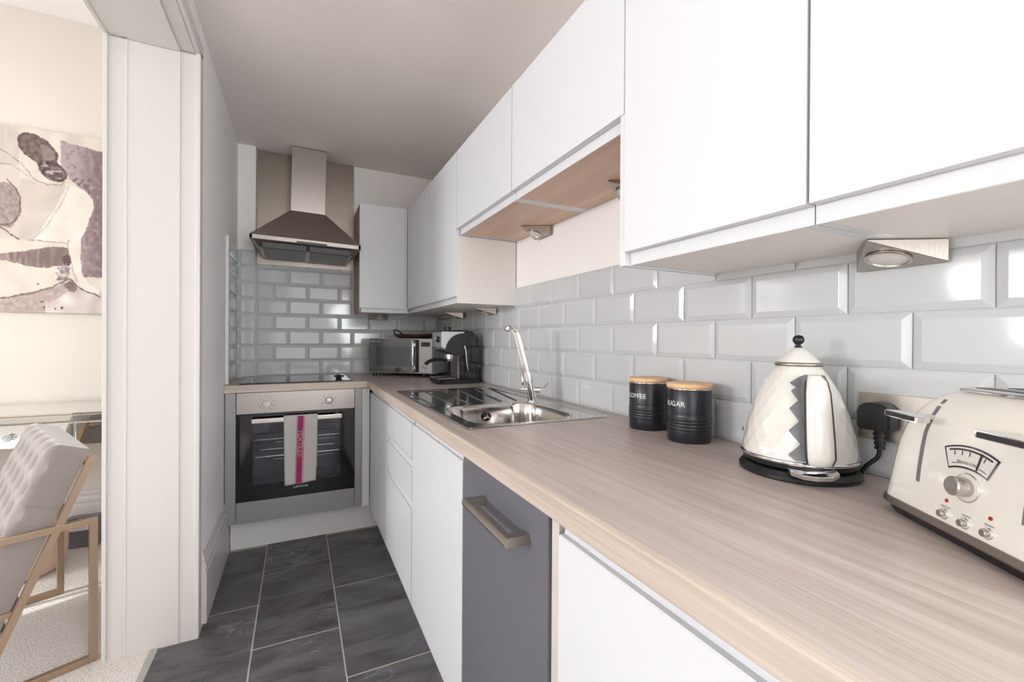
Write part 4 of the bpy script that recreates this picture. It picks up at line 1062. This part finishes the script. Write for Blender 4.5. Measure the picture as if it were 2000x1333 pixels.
arm = [(150, 445), (188, 395), (176, 425), (163, 458), (160, 505), (166, 535), (185, 555), (200, 562), (200, 572), (170, 563), (150, 540), (142, 505), (137, 470)]
band = [(-40, 504), (20, 496), (60, 488), (100, 480), (135, 478), (142, 500), (138, 514), (100, 520), (60, 521), (28, 514), (-40, 510)]
lower = [(-300, 600), (0, 586), (30, 584), (66, 572), (100, 562), (128, 550), (148, 545), (140, 566), (110, 585), (92, 592), (90, 640), (-300, 640)]
legl = [(-300, 590), (-40, 588), (0, 586), (40, 580), (68, 571), (96, 563), (124, 549), (140, 541), (150, 552), (165, 562), (200, 576)]
spine = [(136, 352), (128, 378), (104, 424), (72, 464)]
l1 = [(-40, 275), (0, 292), (45, 318), (70, 346), (95, 356), (118, 354), (130, 346)]
l2 = [(-40, 320), (0, 322), (30, 325), (62, 345)]
l3 = [(-30, 450), (5, 445), (33, 434), (45, 410), (42, 385), (33, 366), (20, 352)]
l4 = [(8, 446), (40, 469)]; l5 = [(60, 468), (95, 469), (135, 470)]; l6 = [(136, 462), (137, 480), (143, 505), (145, 525), (155, 545)]
def paint(u, v):
    u, v = u+3*N(u, v, .06, 11)+1.2*N(u, v, .25, 12), v+3*N(u, v, .06, 13)+1.2*N(u, v, .25, 14)
    n1 = N(u, v, .03); n2 = N(u, v, .13, 3); n3 = N(u*3, v*.5, .05, 9)
    c = lerp(CRM, BEI, max(0, min(1, .35+n1)))
    if u < 42 and v < 330-.2*u: c = lerp((218, 203, 196), (228, 216, 204), .5+n3)
    if u < 42 and 260 < v < 470: c = lerp(c, (206, 190, 184), .25)
    if inpoly(u, v, rblock):
        k = max(0, min(1, (u-150)/45)); c = lerp((186, 167, 170), (143, 120, 122), k); c = lerp(c, (120, 98, 102), max(0, n2*1.3)*.6); c = lerp(c, (205, 190, 190), max(0, N(u, v, .09, 5))*.7)
        if 130 < u < 180 and 335 < v < 365 and n2 > 0: c = lerp(c, DRK, .6)
    if 42 <= u and 350 < v < 468 and not inpoly(u, v, rblock): c = lerp((226, 213, 202), (214, 200, 192), .5+n1)
    if inpoly(u, v, back): c = lerp(WHT, (238, 228, 216), .4+n1)
    if ell(u, v, 18, 402, 28, 44, 0) < 1: c = lerp((190, 172, 165), (158, 140, 136), .5+n2)
    if inpoly(u, v, [(-300, 470), (40, 470), (137, 470), (143, 520), (150, 545), (66, 572), (0, 586), (-300, 600)]): c = lerp((240, 231, 218), (230, 219, 208), .4+n1)
    if inpoly(u, v, band): c = lerp((184, 164, 158), (138, 116, 114), max(0, min(1, .4+u/260+n3)))
    if ell(u, v, 133, 503, 10, 11, 0) < 1: c = (106, 84, 86)
    if ell(u, v, 126, 530, 12, 16, 30) < 1+n2*1.5: c = lerp(c, (150, 134, 140), .6+n2)
    if inpoly(u, v, lower): c = lerp((206, 189, 181), (184, 164, 158), .5+n2)
    if v > 560 and u > 95 and not inpoly(u, v, lower): c = lerp((236, 226, 220), (214, 198, 196), .5+n1*1.5)
    if ell(u, v, 142, 556, 14, 10, 20) < 1+n2: c = lerp((120, 98, 98), (160, 140, 138), .5+n2)
    if inpoly(u, v, arm): c = lerp(WHT, (236, 226, 216), .35+n1)
    e = ell(u, v, 77, 288, 43, 26, 32)
    if e < 1+.15*n2: c = lerp((134, 114, 110), (108, 88, 86), .5+n2*1.5 + (.5 if e > .82 else 0)); 
    if ell(u, v, 95, 292, 17, 11, 60) < 1: c = lerp(c, (176, 158, 150), .55)
    e = ell(u, v, 106, 327, 29, 19, 22)
    if e < 1: c = lerp((128, 106, 106), (92, 72, 76), .5+n2*2) if N(u*.6, v*2, .09, 4) > -.25 or e > .8 else (196, 180, 174)
    for L_, w_, k in ((spine, 1.0, .35), (l1, .9, .5), (l2, .8, .4), (l3, 1.3, .8), (l4, 1.4, .8), (l5, .8, .5), (l6, .8, .5), (legl, 1.6, .75)):
        d = segd(u, v, L_)
        if d < w_*(1+.5*n2): c = lerp(c, DRK, k)
    for a, bb in ((87, 591), (89, 601), (111, 602), (123, 602), (78, 554)):
        if math.hypot(u-a, v-bb) < 2.0: c = (70, 56, 56)
    return c
nu, nv = 330, 300
verts, cols, faces = [], [], []
lin = lambda c: c/12.92 if c <= .04045 else ((c+.055)/1.055)**2.4
for j in range(nv+1):
    qn = j/nv; z = pz1-(pz1-pz0)*qn
    for i in range(nu+1):
        x = px_l+(px_r-px_l)*i/nu; u = (x+1.433)/.415*200; v = 247+qn*364
        verts.append((x, 3.2695, z)); c = paint(u, v); g = .87+.03*N(u, v, .5, 7); cols.append([lin(max(0, min(1, k*g/255))) for k in c]+[1])
for j in range(nv):
    for i in range(nu):
        a = j*(nu+1)+i; faces.append((a, a+nu+1, a+nu+2, a+1))
me = bpy.data.meshes.new('painted_surface'); inv = ROOTINV(PT); me.from_pydata([inv @ Vector(v) for v in verts], [], faces)
ca = me.color_attributes.new('paint', 'FLOAT_COLOR', 'POINT'); ca.data.foreach_set('color', [k for c in cols for k in c])
m = bpy.data.materials.new('painted_canvas'); m.use_nodes = True; nd = m.node_tree.nodes.new('ShaderNodeVertexColor'); nd.layer_name = 'paint'
m.node_tree.links.new(nd.outputs[0], m.node_tree.nodes['Principled BSDF'].inputs['Base Color']); m.node_tree.nodes['Principled BSDF'].inputs['Roughness'].default_value = .8
MAT['painted_canvas'] = m
obj('painted_surface', me, 'painted_canvas', PT)

# mirrored console
t = thing('mirrored_console', 'mirror-clad console table with drawers under the painting', 'console table', (-1.4, 3.03, 0))
KX0, KX1, KY0, KY1, KT = -2.3, -.76, 2.80, 3.275, .799
bm = B(); box(bm, KX0, KX1, KY0, KY1, KT-.012, KT, .003); obj('top', bm, 'mirror_glass', t)
bm = B(); box(bm, KX0+.01, KX1-.01, KY0+.02, KY1-.01, .640, KT-.0125); obj('carcass', bm, 'carcass_white', t)
bm = B(); box(bm, KX0+.005, KX1-.005, KY0+.006, KY0+.019, .755, KT-.013, .003); obj('top_rail', bm, 'mirror_glass', t)
for a, c in ((-2.28, -1.66), (-1.65, -.969), (-.961, -.77)):
    bm = B(); box(bm, a, c, KY0+.003, KY0+.019, .640, .751, .005); d = obj('drawer', bm, 'mirror_glass', t)
    if c < -.95:
        xm = -1.183 if a > -1.66 else -1.97
        bm = B(); bmesh.ops.create_icosphere(bm, subdivisions=2, radius=.016, matrix=Matrix.Translation((xm, KY0-.016, .697))); cyl(bm, (xm, KY0-.004, .697), (xm, KY0+.004, .697), .008, seg=10); obj('knob', bm, 'crystal', d)
for lx in (KX0+.03, KX1-.03):
    for ly in (KY0+.03, KY1-.04):
        bm = B(); box(bm, lx-.02, lx+.02, ly-.02, ly+.02, .001, .639, .002); obj('leg', bm, 'mirror_glass', t)

# small grey box with socket at the skirting
t = thing('extension_socket', 'small dark grey power box with a white socket by the living room skirting', 'socket', (-1.06, 3.22, 0))
bm = B(); box(bm, -1.13, -.99, 3.19, 3.25, .001, .165, .004); obj('box', bm, 'grey_plastic', t)
bm = B(); box(bm, -1.125, -.995, 3.186, 3.1895, .095, .135, .001); obj('cover', bm, 'white_paint', t)
bm = B(); box(bm, -1.075, -1.04, 3.1845, 3.1895, .142, .160, .001); obj('outlet', bm, 'frost', t)

# pouf
t = thing('pouf', 'rounded pinkish tan pouf on the carpet behind the armchair', 'pouf', (-1.215, 2.96, 0))
bm = B(); lathe(bm, [(0, .001), (.13, .001), (.155, .02), (.168, .08), (.17, .15), (.160, .225), (.135, .25), (0, .258)], (-1.215, 2.96, 0), 40); obj('body', bm, 'pouf_leather', t, smooth=True)

# armchair
hang = math.atan2(-.45, -.893)
AC = thing('armchair', 'grey velvet button-tufted armchair with a brushed gold metal frame', 'armchair', (-.640, 2.052, 0), hang)
W_ = .700; ft = .022; fw = .030                       # tube: ft across, fw along
for yo, nm in ((-ft, 'near'), (-W_, 'far')):
    bm = B(); y0, y1 = yo, yo+ft
    box(bm, 0, .022, y0, y1, .001, .515, .001); box(bm, .730, .752, y0, y1, .001, .515, .001)
    box(bm, .022, .730, y0, y1, .001, .024, .001); box(bm, .022, .730, y0, y1, .493, .515, .001)
    obj('side_frame', bm, 'gold_metal', AC, world=False)
    bm = B(); prism(bm, [(.002, .735), (.024, .735), (.293, .026), (.271, .026)], 1, y0+.0005, y1-.0005, .0005); obj('back_bar', bm, 'gold_metal', AC, world=False)
for xx, zz in ((.012, .70), (.213, .190)):
    bm = B(); box(bm, xx, xx+.02, -W_+ft, -ft, zz, zz+.02); obj('cross_bar', bm, 'gold_metal', AC, world=False)
bm = B(); box(bm, .18, .20, -W_+ft, -ft, .245, .265)
box(bm, .20, .72, -W_+ft, -W_+ft+.02, .245, .265); box(bm, .20, .72, -ft-.02, -ft, .245, .265); box(bm, .70, .72, -W_+ft, -ft, .245, .265)
obj('seat_frame', bm, 'gold_metal', AC, world=False)
# back cushion: local frame along the bar
up = Vector((-.271, 0, .709)).normalized(); fr = Vector((up.z, 0, -up.x))
org = Vector((.228, 0, .195))
H, TH = .600, .112
yA, yB = -W_+ft+.008, -ft-.008
def tuft(a, c):
    """a along height 0..H, c across width 0..W"""
    d = 0; px_, pz_ = .118, .105
    best = 1e9; second = 0
    for r_ in range(-1, 8):
        zc = .065+r_*pz_*.5*1.0*2/2
        for k in range(-1, 8):
            yc = .05+k*px_+(px_/2 if r_ % 2 else 0)
            q = math.hypot((a-(.05+r_*.078))/1.0, c-yc); best = min(best, q)
    return -.017*math.exp(-(best/.022)**2)-.006*math.exp(-(best/.05)**2)
bm = B(); NA, NC = 96, 100
Wd = yB-yA
def bulge(a, c, e=.028):
    f = 1
    for d in (a, H-a, c, Wd-c):
        if d < e: f *= math.sqrt(max(0, 1-(1-d/e)**2))
    return f
grid = []
for i in range(NA+1):
    a = H*i/NA; row = []
    for j in range(NC+1):
        c = Wd*j/NC; f = bulge(a, c)
        th = (TH-.028)+.028*f+tuft(a, c)*f
        row.append(bm.verts.new(org+up*a+fr*th+Vector((0, yA+c, 0))))
    grid.append(row)
for i in range(NA):
    for j in range(NC): bm.faces.new([grid[i][j], grid[i][j+1], grid[i+1][j+1], grid[i+1][j]])
# sides/back
bk = []
for i in range(NA+1): bk.append([bm.verts.new(org+up*(H*i/NA)+fr*.004+Vector((0, yA+Wd*j/NC, 0))) for j in (0, NC)])
for i in range(NA):
    bm.faces.new([grid[i][0], grid[i+1][0], bk[i+1][0], bk[i][0]]); bm.faces.new([grid[i+1][NC], grid[i][NC], bk[i][1], bk[i+1][1]]); bm.faces.new([bk[i][0], bk[i+1][0], bk[i+1][1], bk[i][1]])
bm.faces.new([bk[NA][0]]+[v for v in grid[NA]]+[bk[NA][1]]); bm.faces.new([bk[0][1]]+[v for v in reversed(grid[0])]+[bk[0][0]])
bmesh.ops.recalc_face_normals(bm, faces=bm.faces)
obj('back_cushion', bm, 'velvet', AC, world=False, smooth=True, angle=55)
bm = B()
for zz in (.395,):
    p = org+up*zz
    tube(bm, [p+fr*.006+Vector((0, yB+.0004, 0)), p+fr*(TH-.02)+Vector((0, yB+.0004, 0))], .0022, 6)
obj('seam', bm, 'velvet', AC, world=False)
bm = B(); box(bm, .255, .735, yA, yB, .27, .40, .03, 4); obj('seat_cushion', bm, 'velvet', AC, world=False, smooth=True)
